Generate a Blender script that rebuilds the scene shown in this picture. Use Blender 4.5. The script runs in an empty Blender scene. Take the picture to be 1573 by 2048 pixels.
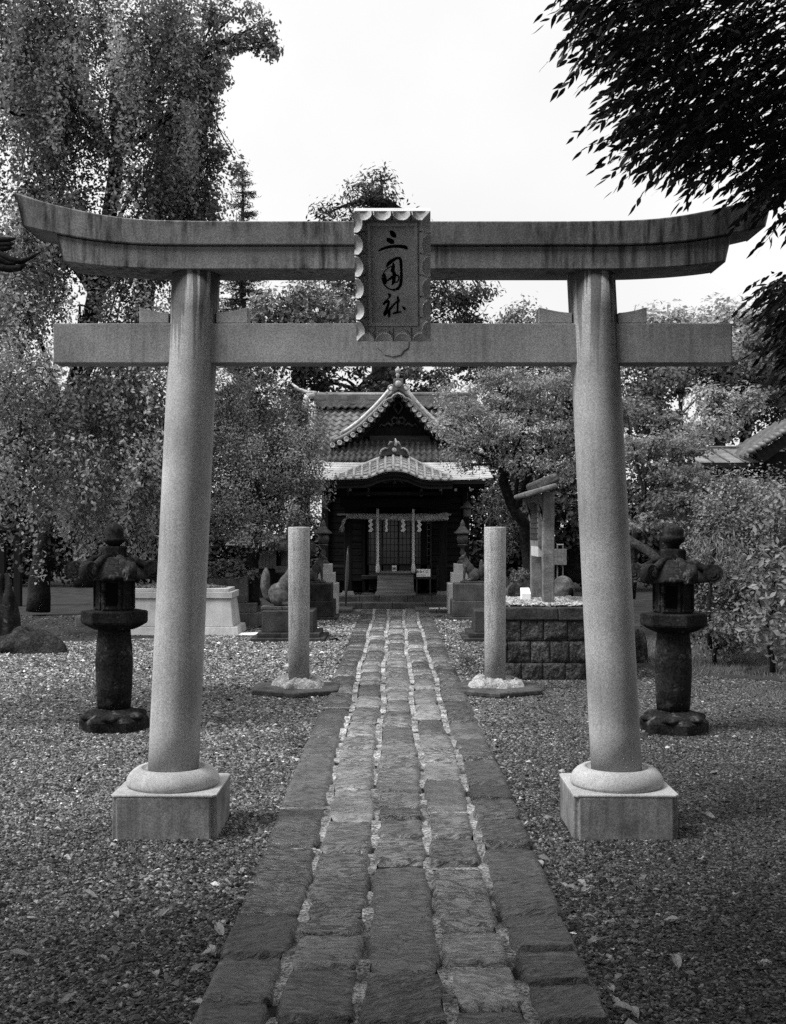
import bpy, math, random
import numpy as np
from mathutils import Vector, Matrix
PI = math.pi
random.seed(7)
R = np.random.default_rng(11)
# ------------------------------------------------------------------ camera geometry
F, CX, CY, H = 2300.0, 789.0, 1060.0, 1.6          # focal length and horizon of the photograph, eye height in metres
def gx(x, Z): return (x - CX) * Z / F
def gz(y, Z): return H - (y - CY) * Z / F
def GZ(y): return F * H / (y - CY)                  # distance of a point on the ground
def P(x, y, Z): return Vector((gx(x, Z), Z, gz(y, Z)))
col = bpy.context.scene.collection
# ------------------------------------------------------------------ objects
def tag(o, label=None, cat=None, group=None, kind=None):
    if label: o['label'] = label
    if cat: o['category'] = cat
    if group: o['group'] = group
    if kind: o['kind'] = kind
    return o
def thing(name, loc, label, cat, group=None, rz=0):
    o = bpy.data.objects.new(name, None); col.objects.link(o)
    o.empty_display_size = .2
    o.location = loc; o.rotation_euler = (0, 0, rz)
    return tag(o, label, cat, group)
def wloc(o):
    v = Vector((0, 0, 0))
    while o is not None:
        v += Vector(o.location); o = o.parent
    return v
def copy_tree(o, parent=None):
    c = o.copy(); col.objects.link(c); c.parent = parent
    for ch in [x for x in bpy.data.objects if x.parent == o]: copy_tree(ch, c)
    return c
class MB:
    def __init__(s): s.v = []; s.f = []; s.sm = []
    def add(s, vs, fs, smooth=False, M=None):
        b = len(s.v)
        s.v += [tuple(M @ Vector(v)) if M is not None else tuple(v) for v in vs]
        s.f += [tuple(i + b for i in f) for f in fs]; s.sm += [smooth] * len(fs)
        return s
    def box(s, x0, x1, y0, y1, z0, z1, M=None):
        return s.add([(x, y, z) for z in (z0, z1) for y in (y0, y1) for x in (x0, x1)],
              [(0, 2, 3, 1), (4, 5, 7, 6), (0, 1, 5, 4), (2, 6, 7, 3), (0, 4, 6, 2), (1, 3, 7, 5)], False, M)
    def frustum(s, a, b, z0, z1, M=None):   # a, b = (x0,x1,y0,y1) rectangles
        vs = [(a[0], a[2], z0), (a[1], a[2], z0), (a[1], a[3], z0), (a[0], a[3], z0),
              (b[0], b[2], z1), (b[1], b[2], z1), (b[1], b[3], z1), (b[0], b[3], z1)]
        return s.add(vs, [(0, 3, 2, 1), (4, 5, 6, 7), (0, 1, 5, 4), (1, 2, 6, 5), (2, 3, 7, 6), (3, 0, 4, 7)], False, M)
    def prism(s, poly, a0, a1, axis='z', M=None, smooth=False):
        n = len(poly)
        def mk(p, a):
            return (p[0], p[1], a) if axis == 'z' else ((p[0], a, p[1]) if axis == 'y' else (a, p[0], p[1]))
        vs = [mk(p, a0) for p in poly] + [mk(p, a1) for p in poly]
        fs = [tuple(range(n))[::-1], tuple(range(n, 2 * n))]
        b = len(s.v); s.add(vs, fs, False, M)
        s.f += [(b + i, b + (i + 1) % n, b + n + (i + 1) % n, b + n + i) for i in range(n)]; s.sm += [smooth] * n
        return s
    def lathe(s, prof, c=(0, 0, 0), n=24, rot=0, M=None, smooth=True, sx=1, sy=1):
        vs = []; fs = []
        for r, z in prof:
            for k in range(n):
                a = rot + 2 * PI * k / n
                vs.append((c[0] + r * sx * math.cos(a), c[1] + r * sy * math.sin(a), c[2] + z))
        m = len(prof)
        for j in range(m - 1):
            for k in range(n):
                fs.append((j * n + k, j * n + (k + 1) % n, (j + 1) * n + (k + 1) % n, (j + 1) * n + k))
        s.add(vs, fs, smooth, M)
        b = len(s.v) - len(vs)
        s.f += [tuple(b + k for k in range(n))[::-1], tuple(b + (m - 1) * n + k for k in range(n))]; s.sm += [False, False]
        return s
    def tube(s, pts, rad, n=8, smooth=True, M=None):
        pts = [Vector(p) for p in pts]
        if not hasattr(rad, '__len__'): rad = [rad] * len(pts)
        vs = []; fs = []; up = Vector((0.13, .21, .97)).normalized(); prev = None
        for i, p in enumerate(pts):
            t = (pts[min(i + 1, len(pts) - 1)] - pts[max(i - 1, 0)])
            t = t.normalized() if t.length > 1e-9 else Vector((0, 0, 1))
            if prev is None:
                a = t.cross(up)
                if a.length < .05: a = t.cross(Vector((1, 0, 0)))
                a.normalize()
            else:
                a = prev - t * prev.dot(t); a.normalize()
            prev = a; b = t.cross(a)
            for k in range(n):
                th = 2 * PI * k / n
                vs.append(p + (a * math.cos(th) + b * math.sin(th)) * rad[i])
        for j in range(len(pts) - 1):
            for k in range(n):
                fs.append((j * n + k, j * n + (k + 1) % n, (j + 1) * n + (k + 1) % n, (j + 1) * n + k))
        fs.append(tuple(range(n))[::-1]); fs.append(tuple((len(pts) - 1) * n + k for k in range(n)))
        return s.add(vs, fs, smooth, M)
    def ball(s, c, r, n=10, M=None, sx=1, sy=1, sz=1):
        prof = [(max(1e-4, math.sin(PI * i / n)) * r, -math.cos(PI * i / n) * r * sz) for i in range(n + 1)]
        return s.lathe(prof, c, 2 * n, 0, M, True, sx, sy)
    def grid(s, fn, nu, nv, smooth=True, M=None):
        vs = [fn(i / nu, j / nv) for j in range(nv + 1) for i in range(nu + 1)]
        w = nu + 1
        fs = [(j * w + i, j * w + i + 1, (j + 1) * w + i + 1, (j + 1) * w + i) for j in range(nv) for i in range(nu)]
        return s.add(vs, fs, smooth, M)
    def build(s, name, m, parent=None, bevel=0, remesh=0, rough=0, seed=0):
        V = np.array(s.v, float)
        if rough:      # weathered: corners pushed about a little
            g = np.random.default_rng(seed + 5)
            key = {}
            for i, v in enumerate(s.v):
                k = tuple(round(q, 4) for q in v)
                if k not in key: key[k] = g.normal(0, rough, 3)
                V[i] += key[k]
        if parent is None:
            o0 = Vector(((V[:, 0].min() + V[:, 0].max()) / 2, (V[:, 1].min() + V[:, 1].max()) / 2, V[:, 2].min()))
        else: o0 = wloc(parent)
        V = V - np.array(o0)
        me = bpy.data.meshes.new(name); me.from_pydata([tuple(v) for v in V], [], s.f)
        for p, q in zip(me.polygons, s.sm): p.use_smooth = q
        me.materials.append(m); me.update()
        o = bpy.data.objects.new(name, me); col.objects.link(o)
        if parent is None: o.location = o0
        else: o.parent = parent
        if remesh:
            md = o.modifiers.new('r', 'REMESH'); md.mode = 'VOXEL'; md.voxel_size = remesh; md.use_smooth_shade = True
            sm = o.modifiers.new('s', 'SMOOTH'); sm.iterations = 3; sm.factor = .5
            dg = bpy.context.evaluated_depsgraph_get()
            nm = bpy.data.meshes.new_from_object(o.evaluated_get(dg)); o.modifiers.clear()
            nm.name = name; o.data = nm
            if not nm.materials: nm.materials.append(m)
        if bevel:
            md = o.modifiers.new('b', 'BEVEL'); md.width = bevel; md.segments = 2; md.limit_method = 'ANGLE'; md.angle_limit = math.radians(40)
        return o
def npmesh(name, V, Fv, m, parent=None, attrs=None, smooth=False, origin=None):
    """V (n,3); Fv (k,q) faces of one size; attrs: {name: per-face float}"""
    V = np.asarray(V, np.float32); Fv = np.asarray(Fv, np.int32)
    if parent is None: o0 = origin if origin is not None else Vector((float(V[:, 0].mean()), float(V[:, 1].mean()), float(V[:, 2].min())))
    else: o0 = wloc(parent)
    V = V - np.array(o0, np.float32)
    me = bpy.data.meshes.new(name); k, q = Fv.shape
    me.vertices.add(len(V)); me.vertices.foreach_set('co', V.ravel())
    me.loops.add(k * q); me.loops.foreach_set('vertex_index', Fv.ravel())
    me.polygons.add(k); me.polygons.foreach_set('loop_start', np.arange(0, k * q, q, dtype=np.int32))
    me.polygons.foreach_set('use_smooth', np.full(k, smooth))
    me.update(calc_edges=True)
    for a, d in (attrs or {}).items():
        at = me.attributes.new(a, 'FLOAT', 'FACE'); at.data.foreach_set('value', np.asarray(d, np.float32))
    me.materials.append(m)
    o = bpy.data.objects.new(name, me); col.objects.link(o)
    if parent is None: o.location = o0
    else: o.parent = parent
    return o
# ------------------------------------------------------------------ materials (monochrome photograph: every tone is a grey)
class NT:
    def __init__(s, name):
        s.m = bpy.data.materials.new(name); s.m.use_nodes = True; s.t = s.m.node_tree
        s.b = s.t.nodes['Principled BSDF']; s.out = s.t.nodes['Material Output']
    def n(s, ty, **kw):
        nd = s.t.nodes.new(ty)
        for k, v in kw.items():
            if k.startswith('_'): setattr(nd, k[1:], v)
            else: nd.inputs[k].default_value = v
        return nd
    def l(s, a, b): s.t.links.new(a, b)
    def math(s, op, a, b=None, c=None, clamp=False):
        nd = s.t.nodes.new('ShaderNodeMath'); nd.operation = op; nd.use_clamp = clamp
        for i, q in enumerate((a, b, c)):
            if q is None: continue
            if isinstance(q, (int, float)): nd.inputs[i].default_value = q
            else: s.l(q, nd.inputs[i])
        return nd.outputs[0]
    def rng(s, v, a, b, c, d):
        nd = s.t.nodes.new('ShaderNodeMapRange'); s.l(v, nd.inputs[0])
        for i, q in enumerate((a, b, c, d)): nd.inputs[i + 1].default_value = q
        return nd.outputs[0]
    def coord(s, scale=(1, 1, 1), rot=(0, 0, 0)):
        tc = s.t.nodes.new('ShaderNodeTexCoord'); mp = s.t.nodes.new('ShaderNodeMapping')
        mp.inputs['Scale'].default_value = scale; mp.inputs['Rotation'].default_value = rot
        s.l(tc.outputs['Object'], mp.inputs['Vector']); return mp.outputs[0]
    def noise(s, scale, detail=3, rough=.55, vec=None, dist=0):
        nd = s.t.nodes.new('ShaderNodeTexNoise'); nd.inputs['Scale'].default_value = scale
        nd.inputs['Detail'].default_value = detail; nd.inputs['Roughness'].default_value = rough; nd.inputs['Distortion'].default_value = dist
        s.l(vec if vec is not None else s.coord(), nd.inputs['Vector']); return nd.outputs['Fac']
def stone(name, c, speck=.3, ss=130, blot=.3, bs=3, rough=.85, bump=.3, bps=60, bd=.004, streak=0, tone=False, spec=.08, lich=0, drip=None):
    t = NT(name); v = t.coord()
    s1 = t.rng(t.noise(ss, 2, .6, v), .36, .64, 1 - speck, 1 + speck)
    s2 = t.rng(t.noise(bs, 4, .6, v), .33, .67, 1 - blot, 1 + blot)
    val = t.math('MULTIPLY', t.math('MULTIPLY', s1, s2), c)
    if streak:
        v2 = t.coord((28, 28, 1.6)); s3 = t.rng(t.noise(1, 4, .65, v2), .40, .66, 1, 1 - streak)
        v3 = t.coord((1.3, 1.3, 2.5)); s4 = t.rng(t.noise(1.3, 3, .5, v3), .38, .55, 0, 1)
        s5 = t.math('ADD', t.math('MULTIPLY', t.math('SUBTRACT', s3, 1), s4), 1)
        val = t.math('MULTIPLY', val, s5)
    if lich:
        s6 = t.rng(t.noise(9, 5, .7, v), .56, .66, 1, 1 + lich); val = t.math('MULTIPLY', val, s6)
    if drip:      # dark rain drips running down from the top edge
        sx_ = t.n('ShaderNodeSeparateXYZ'); t.l(v, sx_.inputs[0])
        hgt = t.rng(sx_.outputs[2], drip[0], drip[1], 0, 1)
        nz = t.noise(1, 3, .6, t.coord((34, 34, 1.2)))
        msk = t.rng(t.math('ADD', nz, t.math('MULTIPLY', hgt, .22)), .60, .68, 0, drip[2])
        val = t.math('MULTIPLY', val, t.math('SUBTRACT', 1, t.math('MULTIPLY', msk, hgt)))
    if tone:
        a = t.n('ShaderNodeAttribute', _attribute_name='tone'); val = t.math('MULTIPLY', val, a.outputs['Fac'])
    t.l(val, t.b.inputs['Base Color']); t.b.inputs['Roughness'].default_value = rough
    t.b.inputs['Specular IOR Level'].default_value = spec
    if bump:
        bn = t.n('ShaderNodeBump', Strength=bump, Distance=bd); t.l(t.noise(bps, 4, .65, v), bn.inputs['Height'])
        t.l(bn.outputs[0], t.b.inputs['Normal'])
    return t.m
def wood(name, c, axis=2, rough=.7):
    t = NT(name); sc = [22, 22, 22]; sc[axis] = 1.5; v = t.coord(tuple(sc))
    n1 = t.rng(t.noise(1, 4, .6, v), .3, .7, .55, 1.4)
    t.l(t.math('MULTIPLY', n1, c), t.b.inputs['Base Color']); t.b.inputs['Roughness'].default_value = rough; t.b.inputs['Specular IOR Level'].default_value = .06
    bn = t.n('ShaderNodeBump', Strength=.4, Distance=.004); t.l(t.noise(1, 4, .6, v), bn.inputs['Height']); t.l(bn.outputs[0], t.b.inputs['Normal'])
    return t.m
def plain(name, c, rough=.6, spec=.15, blot=.12):
    return stone(name, c, .05, 80, blot, 6, rough, .1, 40, .002, spec=spec)
def leafm(name, c, trans=.3, rough=.55, spec=.12):
    t = NT(name); a = t.n('ShaderNodeAttribute', _attribute_name='tone')
    val = t.math('MULTIPLY', a.outputs['Fac'], c)
    t.l(val, t.b.inputs['Base Color']); t.b.inputs['Roughness'].default_value = rough; t.b.inputs['Specular IOR Level'].default_value = spec
    tr = t.n('ShaderNodeBsdfTranslucent'); t.l(t.math('MULTIPLY', val, 1.2), tr.inputs[0])
    mx = t.n('ShaderNodeMixShader', Fac=trans); t.l(t.b.outputs[0], mx.inputs[1]); t.l(tr.outputs[0], mx.inputs[2]); t.l(mx.outputs[0], t.out.inputs[0])
    return t.m
M = dict(
    granite=stone('granite', .32, .24, 125, .2, 2.2, .8, .25, 150, .002, streak=.22),
    granite_pillar=stone('granite_pillar', .32, .24, 125, .22, 2.0, .8, .25, 150, .002, streak=.2, drip=(2.2, 2.95, .75)),
    granite_plinth=stone('granite_plinth', .19, .26, 120, .35, 5, .85, .3, 120, .003, streak=.35),
    granite_tie=stone('granite_tie_beam', .24, .26, 125, .22, 2.4, .85, .25, 140, .002, streak=.3),
    granite_beam=stone('granite_weathered_beam', .20, .26, 125, .25, 2.6, .85, .3, 120, .002, streak=.8),
    granite_plaque=stone('granite_plaque', .42, .22, 140, .15, 6, .85, .3, 150, .002),
    granite_post=stone('granite_post', .24, .5, 105, .2, 3, .85, .3, 110, .002, streak=.35),
    granite_pale=stone('granite_pale', .35, .2, 120, .2, 3, .8, .25, 140, .002, streak=.15),
    granite_mid=stone('granite_mid', .07, .35, 60, .35, 4, .85, .4, 50, .004, streak=.4),
    dark_stone=stone('dark_mossy_stone', .013, .5, 60, .6, 5, .9, .6, 45, .006, spec=.04, lich=3),
    dark_block=stone('dark_block_stone', .045, .5, 50, .5, 6, .9, 1, 18, .03, spec=.06, lich=.6, tone=True),
    pedestal=stone('pedestal_stone', .03, .4, 60, .5, 5, .85, .5, 40, .006, spec=.08, lich=.4),
    slab=stone('base_slab_stone', .04, .4, 50, .55, 9, .6, .7, 30, .008, spec=.2),
    plaster=stone('rough_pale_mortar', .24, .35, 60, .5, 9, .95, 1, 22, .03, spec=.05),
    ink=plain('black_ink', .004, .9, .02),
    tile=stone('roof_tile', .10, .25, 30, .45, 3, .5, .3, 30, .004, spec=.3),
    tile_pale=stone('roof_tile_pale', .30, .3, 30, .4, 6, .5, .3, 30, .004, spec=.6),
    tile_dark=stone('roof_tile_dark', .055, .3, 30, .45, 6, .55, .3, 30, .004, spec=.25),
    copper=stone('sheet_metal_roof', .44, .12, 40, .25, 3, .4, .15, 30, .002, spec=.6, streak=.2),
    timber=wood('dark_timber', .010), timber_x=wood('dark_timber_along', .012, 0), timber_mid=wood('weathered_timber', .035, 0),
    box_wood=wood('offering_box_wood', .15, 0), pale_wood=wood('pale_board', .30),
    carve=stone('timber_carving', .05, .3, 40, .4, 10, .7, .5, 30, .01),
    tip=plain('pale_painted_beam_end', .22),
    paper=plain('white_paper', .75, .8, .2, .05), card=plain('white_card', .7, .6, .3, .05),
    rope=stone('straw_rope', .32, .4, 40, .3, 9, .95, .6, 60, .006), cloth=plain('bell_rope_cloth', .5, .9, .1),
    metal=plain('dark_metal', .03, .4, .6), bronze=stone('dark_bronze', .045, .3, 40, .5, 8, .5, .3, 40, .003, spec=.5),
    bark=stone('bark', .016, .4, 30, .5, 5, .95, 1, 22, .03, streak=.5),
    bark_pale=stone('bark_pale', .03, .4, 30, .5, 5, .95, 1, 22, .03, streak=.5),
    rock=stone('garden_rock', .018, .5, 40, .6, 5, .9, 1, 14, .04, lich=1),
    statue=stone('statue_stone', .055, .4, 60, .4, 9, .8, .4, 50, .004, lich=.4),
    mortar=stone('path_mortar', .19, .7, 70, .7, 6, .95, 1, 55, .012, spec=.15),
    earth=stone('garden_soil', .025, .5, 60, .4, 3, .95, .8, 40, .01),
    board=stone('board_grey', .12, .3, 30, .3, 4, .8, .2, 30, .002),
    stake=plain('pale_stake', .3),
)
# glass of the hall doors
t = NT('door_glass'); t.b.inputs['Base Color'].default_value = (.02, .02, .02, 1); t.b.inputs['Roughness'].default_value = .12; M['glass'] = t.m
# leaves
for k, c, tr in (('ginkgo', .16, .3), ('evergreen', .045, .2), ('conifer', .055, .15), ('holly', .10, .2), ('osmanthus', .17, .25), ('maple', .16, .35),
              ('far', .24, .3), ('shrub', .17, .25), ('nearleaf', .016, .12), ('grass', .14, .3), ('hydrangea', .17, .3), ('moss', .09, .2), ('weeping', .21, .3)):
    M['l_' + k] = leafm('leaf_' + k, c, tr)
# ================================================================== GROUND, PATH, GRAVEL
t = NT('gravel_ground'); v = t.coord()
vo = t.t.nodes.new('ShaderNodeTexVoronoi'); vo.inputs['Scale'].default_value = 55; t.l(v, vo.inputs['Vector'])
sp = t.n('ShaderNodeSeparateColor'); t.l(vo.outputs['Color'], sp.inputs[0])
peb = t.rng(sp.outputs[0], 0, 1, .01, .17); sh = t.rng(vo.outputs['Distance'], 0, .011, 1, .3)
fine = t.rng(t.noise(220, 2, .6, v), .35, .65, .6, 1.4); big = t.rng(t.noise(.55, 4, .6, v), .35, .65, .65, 1.25)
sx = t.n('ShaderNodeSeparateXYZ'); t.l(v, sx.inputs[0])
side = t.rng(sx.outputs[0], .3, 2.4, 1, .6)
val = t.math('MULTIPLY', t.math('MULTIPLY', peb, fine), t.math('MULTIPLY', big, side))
t.l(val, t.b.inputs['Base Color']); t.b.inputs['Roughness'].default_value = .8; t.b.inputs['Specular IOR Level'].default_value = .08
bn = t.n('ShaderNodeBump', Strength=1, Distance=.012); bn.invert = True; t.l(vo.outputs['Distance'], bn.inputs['Height']); t.l(bn.outputs[0], t.b.inputs['Normal'])
M['ground'] = t.m
tag(MB().grid(lambda u, w: ((u - .5) * 240, -40 + w * 240, 0), 2, 2, False).build('ground', M['ground']), kind='structure')

# --- stone path
XL = [-.654, -.387, -.112, .172, .431, .706]
for i in range(6): XL[i] *= 1.0
wob = [R.uniform(0, 6.28, 3) for _ in range(6)]
def xline(i, y):
    a = wob[i]; k = .012 if 0 < i < 5 else .008
    return XL[i] + k * (math.sin(y * 1.3 + a[0]) + .6 * math.sin(y * 3.1 + a[1])) + (.035 * math.exp(-((y - 4.9) / .25) ** 2) if i == 1 else 0)
J = [[1708, 1794, 1847, 1934, 1625, 1520, 1481, 1421], [1715, 1851, 1885, 1589, 1530, 1507, 1481, 1451, 1418, 1396, 1372, 1650],
     [1686, 1736, 1967, 1368, 1385, 1405, 1428, 1440, 1459, 1496, 1522, 1545, 1577, 1595, 1627, 1650],
     [1690, 1748, 1878, 1381, 1443, 1479, 1510, 1533, 1570, 1634, 1410], [1645, 1703, 1846, 1375, 1405, 1434, 1448, 1486, 1504, 1527, 1581, 1609]]
lights = {(1, 1451): 1.75, (2, 1368): 1.8, (3, 1510): 1.7, (2, 1440): 1.5, (3, 1748): 1.35, (1, 1530): 1.5, (2, 1595): 1.35, (1, 1481): 1.35}
SV = []; SF = []; ST = []; SS_ = []; filled = []
def stone_top(x0a, x1a, x0b, x1b, ya, yb, tone, hi, near):
    """one paving stone: pillowed, chipped top and sides"""
    nx, ny = (12, 14) if near else (5, 6)
    base = sum(len(a) for a in SV)
    u = np.linspace(0, 1, nx + 1); w = np.linspace(0, 1, ny + 1); U, W = np.meshgrid(u, w)
    # rounded outline
    ex = np.abs(U * 2 - 1); ey = np.abs(W * 2 - 1)
    lx = (x1a - x0a); ly = (yb - ya); rr = .035
    X = (x0a * (1 - W) + x0b * W) * (1 - U) + (x1a * (1 - W) + x1b * W) * U
    Y = ya * (1 - W) + yb * W
    cxm = (x0a + x1a) / 2; cym = (ya + yb) / 2
    k = 1 - .13 * (ex ** 8) * (ey ** 8)
    X = cxm + (X - cxm) * k; Y = cym + (Y - cym) * k
    wv = R.uniform(0, 6.28, 6); am = .006; sd_ = R.uniform(0, 1)
    X = X + am * np.sin(Y * 17 + wv[0]) * (ex ** 3) * .7; Y = Y + am * np.sin(X * 15 + wv[1]) * (ey ** 3)
    edge = np.minimum((1 - ex) * lx / 2, (1 - ey) * ly / 2)
    Z = hi - .016 * np.exp(-edge / .009)
    Z = Z + R.normal(0, .0035) * (U * 2 - 1) + R.normal(0, .0045) * (W * 2 - 1)
    n = .0035 * np.sin(X * 31 + wv[2]) * np.sin(Y * 23 + wv[3]) + .0025 * np.sin(X * 70 + Y * 40 + wv[4]) + R.normal(0, .0012 if near else .0005, X.shape)
    Z = Z + n
    Z[0, :] = Z[-1, :] = 0; Z[:, 0] = Z[:, -1] = 0
    SV.append(np.stack([X, Y, Z], -1).reshape(-1, 3)); q = nx + 1
    for j in range(ny):
        for i in range(nx): SF.append((base + j * q + i, base + j * q + i + 1, base + (j + 1) * q + i + 1, base + (j + 1) * q + i)); ST.append(tone); SS_.append(sd_)
for c in range(5):
    ys = sorted({round(GZ(y), 3) for y in J[c]}); key = {round(GZ(y), 3): y for y in J[c]}
    y = ys[0] - random.uniform(.35, .5)
    while y > 2.2: ys.insert(0, y); y -= random.uniform(.3, .5)
    y = ys[-1]
    while y < 22.6: y += random.uniform(.20, .40) * (1 if 0 < c < 4 else 1.25); ys.append(min(y, 22.9))
    for ya, yb in zip(ys[:-1], ys[1:]):
        g = (.009 if yb > 12 else .007) if yb > 7 else .007
        if yb - ya < .07: continue
        mg = random.uniform(.0, .004) if random.random() < .75 else .010
        x0a, x0b = xline(c, ya) + (mg if c else 0), xline(c, yb) + (mg if c else 0)
        x1a, x1b = xline(c + 1, ya) - (mg if c < 4 else 0), xline(c + 1, yb) - (mg if c < 4 else 0)
        tone = random.choice((.45, .7, .9, 1.0, 1.2, 1.7)) * random.uniform(.9, 1.1) * (.62 if c in (0, 4) else 1.2)
        if random.random() < .16: filled.append((x0b + .01, x1b - .01, yb)); g = .012
        tone = lights.get((c, key.get(yb, 0)), tone)
        stone_top(x0a, x1a, x0b, x1b, ya + g * random.uniform(.3, 1.4), yb - g * random.uniform(.3, 1.4), tone, random.uniform(.034, .044), yb < 9)
t = NT('path_stone'); v = t.coord()
a = t.n('ShaderNodeAttribute', _attribute_name='tone')
a2 = t.n('ShaderNodeAttribute', _attribute_name='seed')
def off(sc_, rot_):
    cb = t.n('ShaderNodeCombineXYZ'); t.l(t.math('MULTIPLY', a2.outputs['Fac'], 37), cb.inputs[0]); t.l(t.math('MULTIPLY', a2.outputs['Fac'], 91), cb.inputs[1]); t.l(t.math('MULTIPLY', a2.outputs['Fac'], 53), cb.inputs[2])
    vr = t.n('ShaderNodeVectorRotate', _rotation_type='Z_AXIS'); tc_ = t.n('ShaderNodeTexCoord'); t.l(tc_.outputs['Object'], vr.inputs['Vector'])
    t.l(t.rng(t.math('FRACT', t.math('MULTIPLY', a2.outputs['Fac'], 7.7)), 0, 1, -.55, .55), vr.inputs['Angle'])
    vm = t.n('ShaderNodeVectorMath', _operation='MULTIPLY'); t.l(vr.outputs[0], vm.inputs[0]); vm.inputs[1].default_value = sc_
    va = t.n('ShaderNodeVectorMath', _operation='ADD'); t.l(vm.outputs[0], va.inputs[0]); t.l(cb.outputs[0], va.inputs[1]); return va.outputs[0]
ch = t.noise(1, 4, .6, off((15, 42, 30), 0), .7)            # chisel ripples running across the path
vc = t.coord((1, 1, 1)); bl = t.rng(t.noise(7, 4, .6, vc), .35, .65, .7, 1.25); fn = t.rng(t.noise(160, 2, .6, vc), .36, .64, .85, 1.15)
amt = t.rng(t.math('FRACT', t.math('MULTIPLY', a2.outputs['Fac'], 13.3)), 0, 1, .5, 1)
rid = t.math('SUBTRACT', 1.1, t.math('MULTIPLY', t.rng(ch, .45, .52, .95, 0), amt), clamp=True)
cr = t.noise(1, 6, .62, off((2.6, 5.5, 3), 0), 1.2)                                  # a few flaked cracks
ck = t.rng(t.math('ABSOLUTE', t.math('SUBTRACT', cr, .5)), .0, .004, .35, 1)
val = t.math('MULTIPLY', t.math('MULTIPLY', t.math('MULTIPLY', bl, fn), t.math('MULTIPLY', rid, ck)), t.math('MULTIPLY', a.outputs['Fac'], .115))
t.l(val, t.b.inputs['Base Color']); t.b.inputs['Roughness'].default_value = .3; t.b.inputs['Specular IOR Level'].default_value = .5
bn = t.n('ShaderNodeBump', Strength=1, Distance=.028)
t.l(t.math('ADD', t.math('MULTIPLY', ch, amt), t.math('MULTIPLY', ck, .4)), bn.inputs['Height']); t.l(bn.outputs[0], t.b.inputs['Normal'])
M['pstone'] = t.m
tag(npmesh('stone_path', np.concatenate(SV), SF, M['pstone'], attrs={'tone': ST, 'seed': SS_}, smooth=True, origin=Vector((0, 0, 0))), kind='structure')
mb = MB()
for c in range(1, 5):
    mb.grid(lambda u, w: (xline(c, 2 + w * 20.8) + (u - .5) * .05, 2 + w * 20.8, .018 + .010 * math.sin(w * 190 + c) + .008 * math.sin(w * 460 + c * 2) + .006 * math.sin(w * 57 + c)), 3, 500)
for a_, b_, y_ in filled: mb.grid(lambda u, w: (a_ + (b_ - a_) * u, y_ + (w - .5) * .035, .025), 10, 1)
tag(mb.build('path_mortar', M['mortar']), kind='structure')
tag(MB().grid(lambda u, w: (-.63 + 1.31 * u, 2 + w * 20.8, .004), 4, 40).build('path_bed', M['earth']), kind='structure')

# --- loose gravel, real pebbles
def keep_gravel(x, y):
    k = ~((x > -.655) & (x < .71) & (y < 22.9))
    for cx_, w in ((-1.192, .26), (1.2, .26)): k &= ~((np.abs(x - cx_) < w) & (np.abs(y - 6.2) < w))
    k &= ~((x > 1.13) & (x < 2.4) & (y > 12.3) & (y < 13.8))
    return k
def pebbles(name, x, y, z, rad, tone, m, flat=.6, **kw):
    n = len(x)
    octa = np.array([(1, 0, 0), (0, 1, 0), (-1, 0, 0), (0, -1, 0), (.1, .1, 1), (-.1, 0, -1)], float)
    fc = np.array([(0, 1, 4), (1, 2, 4), (2, 3, 4), (3, 0, 4), (1, 0, 5), (2, 1, 5), (3, 2, 5), (0, 3, 5)])
    V = octa[None] * (1 + R.normal(0, .22, (n, 6, 1))) * rad[:, None, None]
    V[:, :, 2] *= flat; V[:, :, 0] *= R.uniform(.8, 1.4, (n, 1))
    a = R.uniform(0, 6.28, n); ca, sa = np.cos(a)[:, None], np.sin(a)[:, None]
    b = R.normal(0, .45, n); cb, sb = np.cos(b)[:, None], np.sin(b)[:, None]
    X, Y, Zv = V[:, :, 0], V[:, :, 1], V[:, :, 2]
    Y, Zv = Y * cb - Zv * sb, Y * sb + Zv * cb
    X, Y = X * ca - Y * sa, X * sa + Y * ca
    V = np.stack([X + x[:, None], Y + y[:, None], Zv + z[:, None]], -1).reshape(-1, 3)
    Fc = (fc[None] + (np.arange(n) * 6)[:, None, None]).reshape(-1, 3)
    return npmesh(name, V, Fc, m, attrs={'tone': np.repeat(tone, 8)}, origin=Vector((0, 0, 0)), **kw)
def fld(p, sc, seed):
    g = np.random.default_rng(seed); o = np.zeros(len(p))
    for _ in range(5):
        k = g.normal(0, 1, 3) * sc; o += np.sin(p @ k + g.uniform(0, 6.28))
    return o / 5
N = 520000
u = R.uniform(0, 1, N); y = np.sqrt(3.2 ** 2 + u * (21.5 ** 2 - 3.2 ** 2)); N1 = 230000; y[:N1] = np.sqrt(3.2 ** 2 + u[:N1] * (9.5 ** 2 - 3.2 ** 2)); x = R.uniform(-1, 1, N) * (.36 * y + .15)
soilL = (x < -1.7) & (y > np.interp(x, [-8, -5.2, -3.6, -2.5, -1.8], [15.6, 16.2, 16.9, 17.6, 20])); soilR = (x > 2.0) & (y > np.interp(x, [2, 2.6, 3, 3.6, 4.4, 6], [16, 14, 13.1, 12.4, 12, 11.8])); few = R.uniform(0, 1, N) < .10; onsoil = (soilL | soilR); k = keep_gravel(x, y) & (~onsoil | few); x, y = x[k], y[k]
rad = R.lognormal(-4.93, .32, len(x)); rad = np.clip(rad, .004, .024) * np.interp(y, [6, 9, 13, 21], [1, 1.2, 1.5, 2.1])
tn = R.beta(1.0, 2.6, len(x)) ** 1.25 * 2.1 + .05; tn[R.uniform(0, 1, len(x)) < .045] *= 2.4
pp = np.stack([x, y, 0 * x], -1)
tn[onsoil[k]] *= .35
big_ = R.uniform(0, 1, len(x)) < .02; rad[big_] *= 1.7; tn[big_] *= 1.3
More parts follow.
